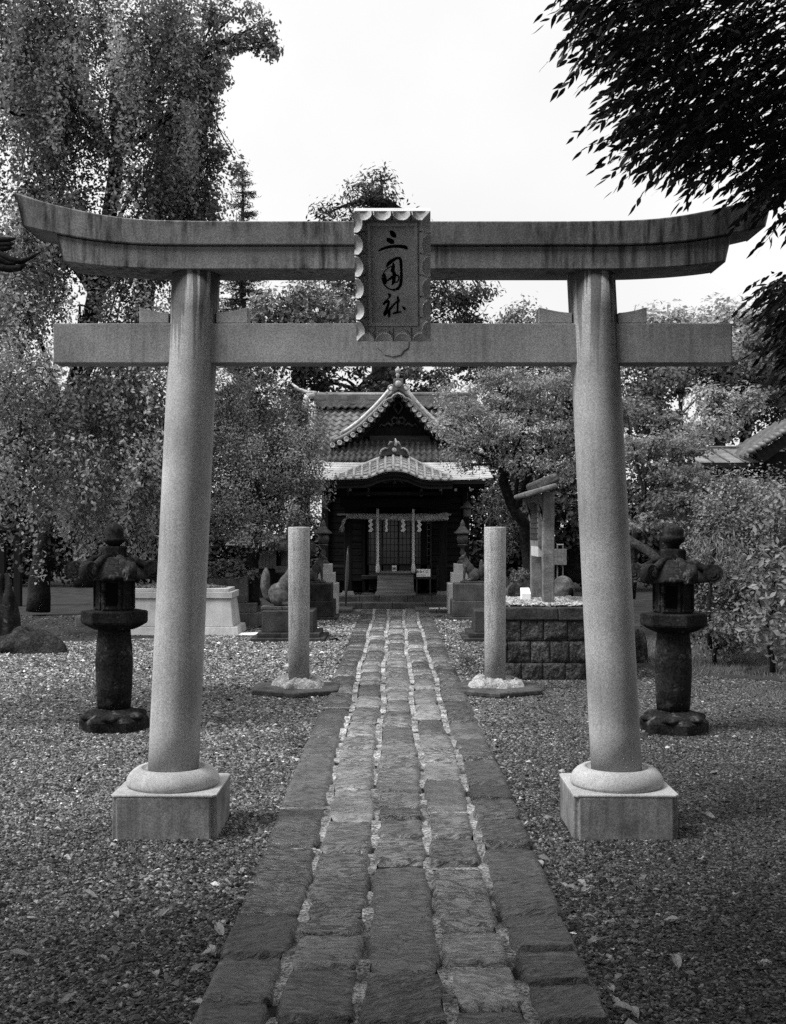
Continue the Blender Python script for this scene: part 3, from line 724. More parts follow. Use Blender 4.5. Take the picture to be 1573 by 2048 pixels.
# big gable over the lower tiles
lf = [(664, 893), (684, 886), (703, 875), (722, 861), (738, 846), (753, 832), (767, 817), (780, 802), (791, 789), (797, 781)]
ZG = 24.75
def bar(s, off=0):  # barge line, s 0 bottom .. 1 apex
    n = len(lf) - 1; k = min(n - 1, int(s * n)); f_ = s * n - k
    return (lf[k][0] * (1 - f_) + lf[k + 1][0] * f_, lf[k][1] * (1 - f_) + lf[k + 1][1] * f_)
def gp(s, side, dy=0, Z=ZG):
    x, y = bar(s); x = 797 + (x - 797) * (1 if side < 0 else -1)
    if side > 0: x = 797 + (797 - bar(s)[0]) * .94
    return P(x, y + dy, Z)
for side in (-1, 1):
    mb = MB(); n = 40; vs = []
    for i in range(n + 1):
        s = i / n; a = gp(s, side, 2); b = gp(s, side, 19 - 5 * s)
        vs += [tuple(a), tuple(b), (b.x, b.y + .06, b.z), (a.x, a.y + .06, a.z)]
    fs = [(4 * i + k, 4 * i + (k + 1) % 4, 4 * i + 4 + (k + 1) % 4, 4 * i + 4 + k) for i in range(n) for k in range(4)]
    mb.add(vs, fs + [(0, 1, 2, 3), (4 * n + 3, 4 * n + 2, 4 * n + 1, 4 * n)]); mb.build('gable_bargeboard', M['timber_x'], sh)
    # gable roof skin running back to the main roof
    mb = MB(); mb.grid(lambda u, w: tuple(gp(u, side, -3) + Vector((0, -.25 + 1.5 * w, .0))), 30, 4); mb.build('gable_roof', M['tile'], sh)
    # round end tiles and half-round courses along the verge
    mb = MB(); me_ = MB()
    for i in range(13):
        s = .02 + .92 * i / 12; p = gp(s, side, -1)
        me_.tube([p + Vector((0, -.33, -.02)), p + Vector((0, .2, .0))], .052, 10)
        me_.lathe([(.001, 0), (.056, .0), (.056, .03), (.042, .034), (.04, .02), (.001, .02)], n=12, M=Matrix.Translation(p + Vector((0, -.325, -.02))) @ Matrix.Rotation(PI / 2, 4, 'X'))
        d = gp(min(1, s + .02), side, -1) - p; d = d.normalized()
        for k in range(3):
            q = p + d * .055 + Vector((0, 0, -.035 - .026 * k))
            mb.box(q.x - .055, q.x + .055, q.y - .30 + .02 * k, q.y, q.z, q.z + .018)
    me_.build('verge_tiles', M['tile_pale'], sh); mb.build('verge_course', M['tile'], sh)
    MB().tube([gp(i / 12, side, -9) + Vector((0, -.1, .0)) for i in range(13)], .055, 8).build('verge_ridge', M['tile'], sh)
    MB().tube([gp(.12 + .8 * i / 10, side, -20) + Vector((-.06 * -side, .35, 0)) for i in range(11)], .05, 8).build('descending_ridge', M['tile_pale'], sh)
# gable wall and its carving
mb = MB(); pts = [gp(i / 20, -1, 8) for i in range(6, 21)] + [gp(i / 20, 1, 8) for i in range(20, 5, -1)]
mb.prism([(p.x, p.z) for p in pts], ZG + .25, ZG + .3, 'y'); mb.build('gable_wall', M['timber'], sh)
mb = MB(); a = P(740, 872, ZG + .2); b = P(860, 885, ZG + .2); mb.box(a.x, b.x, ZG + .1, ZG + .24, b.z, a.z); a = P(715, 886, ZG); b = P(880, 894, ZG); mb.box(a.x, b.x, ZG, ZG + .2, b.z, a.z)
mb.build('gable_beam', M['timber_mid'], sh, bevel=.008)
mb = MB()
for s in (-1, 1):
    mb.tube([P(797 + s * q[0], q[1], ZG + .2) for q in ((0, 838), (8, 834), (14, 840), (10, 848), (4, 846))], [.03, .03, .03, .025, .015], 8)
    mb.tube([P(797 + s * q[0], q[1], ZG + .2) for q in ((12, 852), (20, 846), (28, 852), (34, 848), (40, 856))], [.03, .03, .03, .025, .01], 8)
    mb.tube([P(797 + s * q[0], q[1], ZG + .18) for q in ((0, 800), (5, 806), (9, 814), (4, 822), (0, 828))], [.02, .03, .03, .02, .01], 8)
mb.ball(P(797, 845, ZG + .16), .06, 6); mb.build('gable_carving', M['carve'], sh)
# finial on the gable peak
fin = MB()
fin.prism([(P(797 + a, b, ZG).x, P(797 + a, b, ZG).z) for a, b in ((-26, 803), (-22, 795), (-14, 790), (-12, 782), (-9, 770), (-10, 762), (10, 762), (9, 770), (12, 782), (14, 790), (22, 795), (26, 803), (12, 793), (6, 787), (0, 784), (-6, 787), (-12, 793))], ZG - .42, ZG - .30, 'y')
fo = fin.build('gable_finial', M['tile'], sh, bevel=.012)
mb = MB()
for s in (-1, 1):
    q = []
    for i in range(16):
        th = .3 + i * .42; rr = .078 - .0042 * i; q.append(P(797 + s * 15, 777, ZG - .36) + Vector((s * -rr * math.cos(th), 0, rr * math.sin(th))))
    mb.tube(q, [.018] * 13 + [.015, .012, .008], 8)
    mb.tube([P(797 + s * a, b, ZG - .4) for a, b in ((27, 803), (20, 797), (14, 796), (9, 790), (0, 786))], .022, 8)
mb.lathe([(.001, 0), (.07, .01), (.07, .05), (.001, .06)], n=16, M=Matrix.Translation(P(797, 768, ZG - .42)) @ Matrix.Rotation(PI / 2, 4, 'X'))
mb.lathe([(.035, 0), (.03, .1), (.05, .13), (.03, .15), (.03, .18), (.055, .2), (.055, .25), (.02, .28)], P(796, 762, ZG - .36), 12)
mb.build('finial_scrolls', M['tile_pale'], fo)
# body of the hall
mb = MB(); mb.box(-1.55, 1.6, 25.0, 28.0, .3, 3.0); mb.build('wall', M['timber'], sh)
for a_, b_ in ((.72, 1.62), (-1.57, -.70)):
    mb = MB()
    for i in range(13): z = .5 + i * .14; mb.box(a_, b_, 24.93, 24.995, z, z + .125)
    mb.build('wall_boards', M['timber_x'], sh)
for x in (gx(697, 24.2), gx(886, 24.2)):
    c_ = MB().box(x - .085, x + .085, 24.1, 24.27, .30, 2.5).build('porch_pillar', M['timber'], sh, bevel=.012)
    MB().frustum((x - .15, x + .15, 24.03, 24.33), (x - .11, x + .11, 24.07, 24.3), .238, .32).build('pillar_foot', M['board'], c_, bevel=.01)
for x in (-1.5, -.62, .64, 1.55): MB().box(x - .07, x + .07, 24.88, 24.99, .24, 2.7).build('hall_pillar', M['timber'], sh)
mb = MB(); mb.box(-1.15, 1.2, 24.08, 24.24, 2.08, 2.26); mb.box(-1.75, 1.8, 23.5, 23.62, 2.31, 2.42); mb.build('porch_beam', M['timber_x'], sh, bevel=.01)
for px in (738, 843, 697, 884):
    big = px in (738, 843); w_ = 3.4 if big else 2.2
    mb = MB(); a = P(px, 971, 23.3)
    mb.tube([a, a + Vector((0, -.02, -.06)), a + Vector((0, .02, -.13)), a + Vector((0, .05, -.2))], [.02 + .012 * big, .032, .022, .03 * big + .01], 8)
    mb.build('bracket_nose', M['tip'] if big else M['carve'], sh)
# lattice doors with panes
xa, xb_ = gx(733, 24.9), gx(862, 24.9)
MB().box(xa, xb_, 24.93, 24.96, .86, 1.86).build('glass_pane', M['glass'], sh)
door = MB()
for i in range(17):
    x = xa + (xb_ - xa) * i / 16; door.box(x - .007, x + .007, 24.905, 24.93, .86, 1.86)
for z in (.86, 1.0, 1.14, 1.28, 1.42, 1.56, 1.70, 1.85): door.box(xa, xb_, 24.900, 24.904, z - .007, z + .007)
for s in (0, .25, .5, .75, 1): x = xa + (xb_ - xa) * s; door.box(x - .02, x + .02, 24.88, 24.899, .28, 1.88)
door.box(xa, xb_, 24.88, 24.93, .30, .84); door.build('lattice_door', M['timber_mid'], sh)
MB().box(xa - .1, xb_ + .1, 24.5, 24.88, .55, .62).build('veranda', M['timber_mid'], sh)
for s in (-1, 1):
    mb = MB()
    mb.box(s * .93 - .03, s * .93 + .03, 24.4, 24.9, .30, .55)
    mb.box(s * .93 - .03, s * .93 + .03, 24.4, 24.46, .55, .85)
    mb.box(*sorted((s * 1.52, s * .9)), 24.42, 24.45, .82, .86); mb.build('veranda_rail', M['timber_mid'], sh)
# steps (blocks of stone)
def blocks(name, x0, x1, y0, y1, z0, z1, n, m, parent, gap=.004, seed=0):
    g = random.Random(seed); mb = MB(); x = x0
    for i in range(n):
        xe = x0 + (x1 - x0) * (i + 1) / n + (g.uniform(-.06, .06) if i < n - 1 else 0)
        mb.box(x + gap, xe - gap, y0 + g.uniform(0, .006), y1, z0, z1 + g.uniform(-.004, .004)); x = xe
    return mb.build(name, m, parent, bevel=.01)
xs0, xs1 = gx(668, 23.3), gx(910, 23.3)
blocks('step', xs0, xs1, 23.3, 23.72, 0, .12, 4, M['granite_mid'], sh, seed=1)
blocks('step', xs0 - .05, xs1 + .05, 23.725, 28.2, -.01, .24, 5, M['granite_mid'], sh, seed=2)
# flagstones in front of the steps
mb = MB(); g = random.Random(5)
for i in range(6):
    for j in range(1):
        x0 = xs0 + (xs1 - xs0) * i / 6
        if -.8 < x0 + .1 < .45: continue
        mb.box(x0 + .006, x0 + (xs1 - xs0) / 6 - .006, 22.2, 23.28, -.01, .05)
tag(mb.build('flagstones', M['granite_mid'], None, bevel=.008), kind='structure')
mb = MB(); 
for a, b in ((859, 877), (880, 897)):
    mb.box(gx(a, 22.6), gx(b, 22.6), 22.5, 22.56, .052, .075)
tag(mb.build('white_strip', M['paper'], None), 'thin white strip lying on the flagstone at the right foot of the shrine steps', 'strip')
# offering box
ob = thing('offering_box', (gx(791, 24.0), 24.0, .24), 'wooden offering box standing on the shrine porch between the bell ropes', 'offering box')
x0, x1 = gx(756, 23.8), gx(827, 23.8)
MB().frustum((x0 - .02, x1 + .02, 23.8, 24.3), (x0, x1, 23.82, 24.28), .30, .70).build('body', M['box_wood'], ob, bevel=.008)
mb = MB(); mb.box(x0 - .04, x1 + .04, 23.77, 23.85, .70, .74); mb.box(x0 - .04, x1 + .04, 24.25, 24.33, .70, .74); mb.box(x0 - .04, x0 + .03, 23.86, 24.24, .70, .74); mb.box(x1 - .03, x1 + .04, 23.86, 24.24, .70, .74)
mb.build('rim', M['box_wood'], ob, bevel=.006)
mb = MB()
for i in range(11): x = x0 + .05 + i * (x1 - x0 - .1) / 10; mb.box(x - .008, x + .008, 23.87, 24.23, .69, .72)
mb.build('grille', M['box_wood'], ob)
mb = MB(); mb.box(x0 - .05, x1 + .05, 23.76, 23.88, .242, .30); mb.box(x0 - .05, x1 + .05, 24.2, 24.33, .242, .30); mb.build('foot', M['box_wood'], ob, bevel=.006)
cd = thing('card_stand', (gx(789, 24.0), 24.0, .74), 'small white card propped on top of the offering box', 'card')
x0, x1 = gx(784.5, 24.0), gx(793.5, 24.0); MB().box(x0, x1, 24.0, 24.012, .742, .86).build('card', M['card'], cd)
MB().box(x0 + .012, x1 - .012, 23.994, 23.999, .77, .82).build('printed_square', M['board'], cd)
# small notice stand with the fortune sign
st = thing('notice_stand', (gx(848, 23.8), 23.8, .24), 'small metal stand with a white printed notice right of the offering box', 'notice stand')
x0, x1 = gx(833, 23.8), gx(862, 23.8)
for x in (x0 + .01, x1 - .01):
    for y in (23.72, 23.98): MB().box(x - .012, x + .012, y, y + .024, .242, .60).build('leg', M['timber_mid'], st)
MB().box(x0 - .005, x1 + .005, 23.7, 24.02, .60, .625).build('tray', M['timber_mid'], st)
fr_ = MB().box(x0, x1, 23.79, 23.81, .628, .80).build('sign_frame', M['metal'], st)
MB().box(x0 + .008, x1 - .06, 23.784, 23.789, .636, .79).build('notice', M['paper'], fr_)
MB().box(x1 - .055, x1 - .008, 23.784, 23.789, .636, .79).build('notice', M['card'], fr_)
def text(body, loc, size, m, parent, name='lettering', rz=0, bold=.0):
    cu = bpy.data.curves.new(name, 'FONT'); cu.body = body; cu.size = size; cu.align_x = 'CENTER'; cu.align_y = 'CENTER'; cu.extrude = .001; cu.offset = bold
    ob_ = bpy.data.objects.new('tmp', cu); col.objects.link(ob_)
    dg = bpy.context.evaluated_depsgraph_get(); me = bpy.data.meshes.new_from_object(ob_.evaluated_get(dg)); bpy.data.objects.remove(ob_); bpy.data.curves.remove(cu)
    me.name = name; me.materials.clear(); me.materials.append(m)
    o = bpy.data.objects.new(name, me); col.objects.link(o); o.parent = parent
    o.location = Vector(loc) - wloc(parent); o.rotation_euler = (PI / 2, 0, rz); return o
text('おみくじ', ((x0 + x1) / 2 - .026, 23.782, .735), .060, M['ink'], fr_, bold=.002)
text('300円', ((x0 + x1) / 2 - .026, 23.782, .670), .036, M['ink'], fr_) if False else None
mb = MB()      # the second, unreadable small line of print
for i in range(9): mb.box(x0 + .02 + i * .02, x0 + .032 + i * .02, 23.781, 23.783, .662, .676)
mb.build('small_print', M['ink'], fr_)
# sacred rope with paper streamers
sr = thing('straw_rope', (gx(790, 23.9), 23.9, 1.9), 'twisted straw rope with white paper streamers hung across the shrine porch', 'rope')
mb = MB(); x0, x1 = gx(694, 23.9), gx(895, 23.9); n = 120
for k in range(3):
    pts = []; rad = []
    for i in range(n + 1):
        s = i / n; th = s * 60 + k * 2 * PI / 3; r_ = .022 + .020 * s
        pts.append((x0 + (x1 - x0) * s, 23.9 + r_ * math.cos(th), gz(1033, 23.9) + .012 * math.sin(PI * s * 2) + r_ * math.sin(th) - .03 * math.sin(PI * s))); rad.append(.026 + .018 * s)
    mb.tube(pts, rad, 8)
mb.build('twisted_rope', M['rope'], sr)
MB().tube([(gx(674, 23.9), 23.95, gz(1029, 23.9)), (gx(903, 23.9), 23.95, gz(1029, 23.9))], .018, 8).build('bamboo_pole', M['pale_wood'], sr)
g = np.random.default_rng(4); mb = MB()
for i in range(26): a = g.normal(0, .02, 2); mb.tube([P(694, 1034, 23.9), P(687 + a[0] * 100, 1042, 23.9), P(684 + a[1] * 150, 1060 + g.uniform(-5, 5), 23.88)], [.008, .008, .003], 5)
mb.build('tassel', M['rope'], sr)
for px, tw in ((742, 0), (773.5, 1), (807, 0), (839, 0)):
    mb = MB(); z = gz(1037, 23.85); X = gx(px, 23.85); hw = .022 if tw else .034
    for k in range(5):
        o_ = (-.02 if k % 2 else .02) * (.4 if tw else 1); zz = z - k * .052
        mb.add([(X - hw + o_, 23.85 - .01 * (k % 2), zz), (X + hw + o_, 23.84 + .01 * (k % 2), zz - .018), (X + hw - o_, 23.85, zz - .075), (X - hw - o_, 23.84, zz - .055)], [(0, 1, 2, 3)])
        mb.add([(X - hw + o_, 23.853 - .01 * (k % 2), zz), (X + hw + o_, 23.843 + .01 * (k % 2), zz - .018), (X + hw - o_, 23.853, zz - .075), (X - hw - o_, 23.843, zz - .055)], [(3, 2, 1, 0)])
    mb.build('paper_streamer', M['paper'], sr)
for px, lb in ((756, 'pale bell rope hanging left of the offering box'), (827, 'pale bell rope with small bells hanging right of the offering box')):
    br = thing('bell_rope', (gx(px, 23.75), 23.75, .7), lb, 'bell rope', 'bell ropes hanging in the porch'); X = gx(px, 23.75)
    z1, z0 = gz(1018, 23.75), gz(1146, 23.75)
    mb = MB()
    for k in range(3):
        mb.tube([(X + .014 * math.cos(i * .5 + k * 2.1), 23.75 + .014 * math.sin(i * .5 + k * 2.1), z0 + .2 + (z1 - z0 - .2) * i / 60) for i in range(61)], .016, 6)
    mb.build('rope', M['cloth'], br)
    MB().lathe([(.02, 0), (.04, .03), (.045, .1), (.035, .16), (.028, .2)], (X, 23.75, z0), 12).build('grip', M['cloth'], br)
    if px > 800:
        for i in range(7): MB().ball((X + (.028 if i % 2 else -.028), 23.73, 1.02 + i * .055), .014, 5).build('small_bell', M['pale_wood'], br)
# hanging bronze lantern under the right eave
hl = thing('hanging_lantern', (gx(935, 23.3), 23.3, 1.7), 'dark bell-shaped lantern hanging under the right eave of the shrine', 'lantern')
c0 = (gx(935, 23.3), 23.3, 1.86)
MB().lathe([(.07, 0), (.08, .02), (.08, .17), (.07, .18)], c0, 8, smooth=False).build('body', M['bronze'], hl)
MB().lathe([(.15, .18), (.16, .195), (.09, .23), (.055, .29), (.03, .31), (.012, .33)], c0, 16).build('cap', M['statue'], hl)
MB().tube([(c0[0], 23.3, 2.19), (c0[0], 23.3, 2.45)], .008, 6).build('chain', M['metal'], hl)
# dark furled umbrella shape standing by the left steps
pr = tag(MB().tube([P(692, 1212, 23.0), P(693, 1180, 23.05), P(695, 1150, 23.1), P(696, 1112, 23.15), P(697, 1092, 23.2)], [.012, .03, .045, .028, .012], 8).build('dark_pole', M['metal']), 'thin dark wrapped pole leaning at the left of the shrine steps', 'pole')

# ================================================================== FOXES AND THEIR PEDESTALS
def fox(label, x, Z, z0, rz, sc, m, flip=1, group='seated stone guardian foxes'):
    """seated fox facing +X, about .56 m tall at sc=1"""
    mb = MB(); y = .0
    def el(c, r, q=(1, 1, 1), rot=0):
        mb.ball((0, 0, 0), r, 10, Matrix.Translation(c) @ Matrix.Rotation(rot, 4, 'Y') @ Matrix.Diagonal((q[0], q[1], q[2], 1)))
    el((-.07, 0, .13), .105, (1.15, .85, 1.05)); el((.01, 0, .22), .09, (1, .85, 1.35), .35); el((.065, 0, .29), .075, (1, .9, 1.3), .2)
    for s in (-1, 1):
        el((-.055, s * .07, .09), .082, (1.25, .55, 1.0), -.2)
        mb.tube([(-.02, s * .085, .035), (.06, s * .085, .022), (.085, s * .085, .02)], [.028, .022, .018], 8)
        mb.tube([(.085, s * .045, .28), (.105, s * .045, .17), (.112, s * .045, .06), (.118, s * .045, .02)], [.036, .026, .020, .022], 8)
        mb.tube([(.11, s * .045, .018), (.145, s * .045, .014)], [.022, .016], 8)
        mb.tube([(.10, s * .035, .455), (.09, s * .045, .50), (.085, s * .05, .535)], [.024, .018, .004], 8)
    mb.tube([(.05, 0, .30), (.075, 0, .37), (.105, 0, .425)], [.07, .055, .048], 10)
    el((.115, 0, .435), .052, (1.1, .95, .95)); mb.tube([(.13, 0, .432), (.17, 0, .418), (.205, 0, .405)], [.040, .027, .015], 10)
    mb.build
    r = thing('fox_statue', (0, 0, 0), label, 'fox statue', group)
    b = mb.build('body', m, r, remesh=.009)
    tb = MB(); tb.tube([(-.13, 0, .05), (-.19, 0, .10), (-.21, 0, .20), (-.205, 0, .30), (-.20, 0, .36), (-.2, 0, .395)], [.03, .042, .05, .046, .03, .008], 12); tb.build('tail', m, r)
    for s in (-1, 1): MB().ball((.150, s * .032, .447), .009, 5).build('eye', M['ink'], r)
    MB().box(-.24, .18, -.12, .12, -.03, .008).build('base', m, r, bevel=.008)
    r.location = (x, Z, z0 + .03 * sc); r.rotation_euler = (0, 0, rz); r.scale = (sc, sc, sc)
    return r
def pedestal(label, tiers, m, bevel=.012, cat='pedestal', name='pedestal', group=None):
    """tiers of (x0,x1,y0,y1,z0,z1)"""
    c = tiers[0]
    r = thing(name, ((c[0] + c[1]) / 2, (c[2] + c[3]) / 2, 0), label, cat, group)
    for i, q in enumerate(tiers): MB().box(*q).build('block', m, r, bevel=bevel)
    return r
def twin(xa, xb, Z): return gx(xa, Z), gx(xb, Z)
ZPf = 20.45
for s, lb in ((1, 'right'), (-1, 'left')):
    f_ = (lambda px: px) if s > 0 else (lambda px: 2 * 786.5 - px)
    def X2(a, b, Z): q = sorted((gx(f_(a), Z), gx(f_(b), Z))); return q[0], q[1]
    a = X2(898, 976, ZPf - .1); b = X2(905, 972, ZPf); c = X2(910, 970, ZPf + .05)
    pedestal('two-tier dark stone pedestal under the fox at the %s of the shrine steps' % lb,
         [(*a, ZPf - .1, ZPf + .9, -.02, .05), (*b, ZPf, ZPf + .8, .05, gz(1202, ZPf)), (*c, ZPf + .05, ZPf + .72, gz(1202, ZPf) + .001, gz(1168, ZPf))], M['granite_mid'] if s > 0 else M['pedestal'], group='fox pedestals by the shrine steps')
    fox('small seated stone fox at the %s of the shrine steps, facing the path' % lb, gx(f_(941), ZPf + .4), ZPf + .4, gz(1168, ZPf), PI if s > 0 else 0, 1.0, M['statue'])
    # pale stepped base with bronze lantern
    Zl = 22.2; cx_ = gx(f_(925.5), Zl)
    r = thing('stepped_lantern', (cx_, Zl, 0), 'slim lantern on pale stepped blocks at the %s of the shrine front' % lb, 'lantern', 'lanterns on pale steps before the shrine')
    for hw, z0, z1 in ((.29, -.01, .58), (.225, .581, .78), (.17, .781, .95)): MB().box(cx_ - hw, cx_ + hw, Zl - hw, Zl + hw, z0, z1).build('step_block', M['granite_pale'], r, bevel=.008)
    MB().lathe([(.10, .951), (.11, .98), (.07, 1.02), (.04, 1.06), (.035, 1.12), (.055, 1.16), (.035, 1.20), (.035, 1.25), (.075, 1.29), (.10, 1.31), (.09, 1.33)], (cx_, Zl, 0), 20).build('shaft', M['statue'], r)
    MB().lathe([(.06, 1.332), (.10, 1.36), (.112, 1.43), (.10, 1.50), (.07, 1.53)], (cx_, Zl, 0), 16).build('firebox', M['bronze'], r)
    MB().lathe([(.10, 1.52), (.17, 1.53), (.165, 1.55), (.105, 1.60), (.07, 1.65), (.045, 1.68), (.05, 1.71), (.03, 1.76), (.008, 1.80)], (cx_, Zl, 0), 20).build('roof', M['statue'], r)
# nearer pair, mostly behind the round posts
for s, lb in ((-1, 'left'), (1, 'right')):
    f_ = (lambda px: px) if s < 0 else (lambda px: 2 * 789 - px)
    def X2(a, b, Z): q = sorted((gx(f_(a), Z), gx(f_(b), Z))); return q[0], q[1]
    Z = 16.4; t0 = X2(500, 650, Z); t1 = X2(514, 640, Z + .1); t2 = X2(524, 628, Z + .2)
    pedestal('broad black stone pedestal under the fox behind the %s round post' % lb,
         [(*t0, Z, Z + 1.1, -.02, .055), (*t1, Z + .1, Z + 1.0, .056, .12), (*t2, Z + .2, Z + .9, .121, gz(1222, Z + .2))], M['pedestal'], group='broad fox pedestals behind the round posts')
    fox('larger seated stone fox behind the %s round post, tail raised' % lb, gx(f_(572), Z + .55), Z + .55, gz(1222, Z + .2), 0 if s < 0 else PI, 1.45, M['statue'])

# ================================================================== PALE GRANITE PLANTER (left) and dark planter
Zb = 17.45
r = thing('granite_basin', (gx(356, Zb), Zb + .4, 0), 'large pale granite box with sloping sides, behind the left gate pillar', 'granite box')
xa, xb_ = gx(232, Zb), gx(478, Zb)
MB().frustum((xa - .05, xb_, Zb, Zb + .95), (xa - .03, xb_ - .02, Zb + .03, Zb + .92), -.02, .125).build('foot', M['granite_pale'], r, bevel=.006)
MB().frustum((xa + .01, xb_ - .09, Zb + .05, Zb + .88), (xa + .07, xb_ - .14, Zb + .11, Zb + .82), .126, .555).build('body', M['granite_pale'], r, bevel=.01)
MB().box(xa + .04, xb_ - .11, Zb + .08, Zb + .85, .557, .655).build('rim', M['granite_pale'], r, bevel=.006)
MB().box(xa + .08, xb_ - .17, Zb + .12, Zb + .81, .657, .705).build('rim', M['granite_pale'], r, bevel=.006)
n = 900; a = R.uniform(0, 6.28, n); q = np.sqrt(R.uniform(0, 1, n))
cxm, hwx = (xa + xb_) / 2 - .05, (xb_ - xa) / 2 - .22
X = cxm + q * np.cos(a) * hwx; Y = Zb + .46 + q * np.sin(a) * .28
pebbles('pebble_heap', X, Y, .71 + .05 * (1 - q ** 2), np.full(n, .028), R.uniform(.15, 1.1, n), M['pebble'], parent=r)
Zp = 19.1
r = thing('dark_planter', (gx(465, Zp), Zp + .4, 0), 'dark square stone trough on stepped blocks, full of leafy plants', 'planter')
for (a, b, y0, y1, z0, z1) in ((400, 524, 0, .95, -.02, gz(1226, Zp)), (408, 512, .08, .85, gz(1226, Zp) + .001, gz(1207, Zp)), (414, 494, .14, .78, gz(1207, Zp) + .001, gz(1158, Zp))):
    MB().box(gx(a, Zp), gx(b, Zp), Zp + y0, Zp + y1, z0, z1).build('block', M['granite_mid'], r, bevel=.012)
    last = (gx(b, Zp), Zp + y0, Zp + y1)
MB().lathe([(.10, 0), (.13, .005), (.13, .012), (.10, .015)], n=20, M=Matrix.Translation((last[0] + .002, Zp + .46, .53)) @ Matrix.Rotation(PI / 2, 4, 'Y')).build('emblem_ring', M['statue'], r)
tag(MB().tube([P(453, 1156, Zp + .4), P(459, 1120, Zp + .35)], .022, 8).build('wooden_stake', M['stake']), 'pale wooden stake standing among the planter leaves', 'stake')
Zw = GZ(1271)
tag(MB().box(gx(478, Zw), gx(522, Zw), Zw, Zw + .35, 0, .02).build('white_slab', M['paper'], None, bevel=.004), 'thin white slab lying on the gravel beside the pale granite box', 'slab')
tag(MB().box(gx(150, 19), gx(260, 19), 19, 19.5, -.02, .18).build('flat_stone', M['granite_mid'], None, bevel=.03, rough=.01), 'low flat stone on the soil behind the left lantern', 'stone')

# ================================================================== STONE PLATFORM (right), its pebbles and the roofed stele
x0, x1, y0, y1 = gx(1000, 12.27), 2.42, 12.27, 13.8
r = thing('block_platform', ((x0 + x1) / 2, 13, 0), 'raised platform of rough dark stone blocks, pebbles on top, right of the path', 'platform')
vals = [gz(1360, 12.27), gz(1325, 12.27), gz(1282, 12.27), gz(1240, 12.27)]; vals[0] = -.02
BV, BF, BT = [], [], []
def rockface(xa, xb, za, zb, y, tone, g, axis=0):
    n, m_ = 14, 9; ph = g.uniform(0, 6.28, 6); b = len(BV)
    for j in range(m_ + 1):
        for i in range(n + 1):
            u, w = i / n, j / m_; e = min(u, 1 - u) * (xb - xa); e2 = min(w, 1 - w) * (zb - za); d = min(e, e2)
            bulge = .016 * (1 - math.exp(-d / .012)) * (1 + .5 * math.sin(u * 5 + ph[0]) * math.sin(w * 4 + ph[1]) + .35 * math.sin(u * 13 + w * 8 + ph[2])) + g.normal(0, .0045)
            if i in (0, n) or j in (0, m_): bulge = 0
            X_, Z_ = xa + (xb - xa) * u, za + (zb - za) * w
            BV.append((X_, y - bulge, Z_) if axis == 0 else (y - bulge, X_, Z_))
    for j in range(m_):
        for i in range(n):
            q = (b + j * (n + 1) + i, b + j * (n + 1) + i + 1, b + (j + 1) * (n + 1) + i + 1, b + (j + 1) * (n + 1) + i)
            BF.append(q if axis == 0 else q[::-1]); BT.append(tone)
g = np.random.default_rng(8)
for c in range(3):
    xs = x0 - (.0, .13, .0)[c]; 
    while xs < x1:
        w_ = (.235 if c == 1 else .245) * g.uniform(.82, 1.18)
        a, b = max(xs, x0), min(xs + w_, x1)
        if b - a > .02: rockface(a + .004, b - .004, vals[c] + .004, vals[c + 1] - .004, y0, g.uniform(.6, 1.35), g)
        xs += w_
    ys = y0
    while ys < y1:
        b = min(ys + .25, y1); rockface(ys + .004, b - .004, vals[c] + .004, vals[c + 1] - .004, x0, g.uniform(.6, 1.3), g, 1); ys += .25
npmesh('rough_blocks', BV, BF, M['dark_block'], r, {'tone': BT}, True)
MB().box(x0 + .006, x1, y0 + .006, y1, -.02, vals[3] - .002).build('joints', M['dark_stone'], r)
zt = gz(1215, 12.27)
mb = MB(); 
for a, b in ((x0 - .03, x0 + .62), (x0 + .625, x1 + .02)): mb.box(a, b, y0 - .035, y0 + .22, vals[3], zt)
mb.box(x0 - .03, x0 + .2, y0 + .225, y1, vals[3], zt); mb.box(x1 - .2, x1 + .02, y0 + .225, y1, vals[3], zt); mb.box(x0 + .205, x1 - .205, y1 - .2, y1, vals[3], zt)
mb.build('coping', M['pedestal'], r, bevel=.014, rough=.003)
MB().box(x0 + .2, x1 - .2, y0 + .22, y1 - .2, vals[3] - .01, zt - .02).build('bed', M['earth'], r)
n = 3200; X = R.uniform(x0 + .06, x1 - .05, n); Y = R.uniform(y0 + .12, y1 - .03, n)
tag(pebbles('platform_pebbles', X, Y, np.full(n, zt + .008) + R.uniform(0, .02, n), R.uniform(.014, .030, n), R.uniform(.7, 2.2, n), M['pebble']), kind='stuff')
tag(MB().prism([(13.15, zt + .01), (13.15, zt + .10), (13.30, zt + .16), (13.30, zt + .01)], gx(1043, 13.2), gx(1061, 13.2), 'x').build('white_plate', M['card'], None, bevel=.003), 'small white slanted plate standing on the platform pebbles', 'plate')
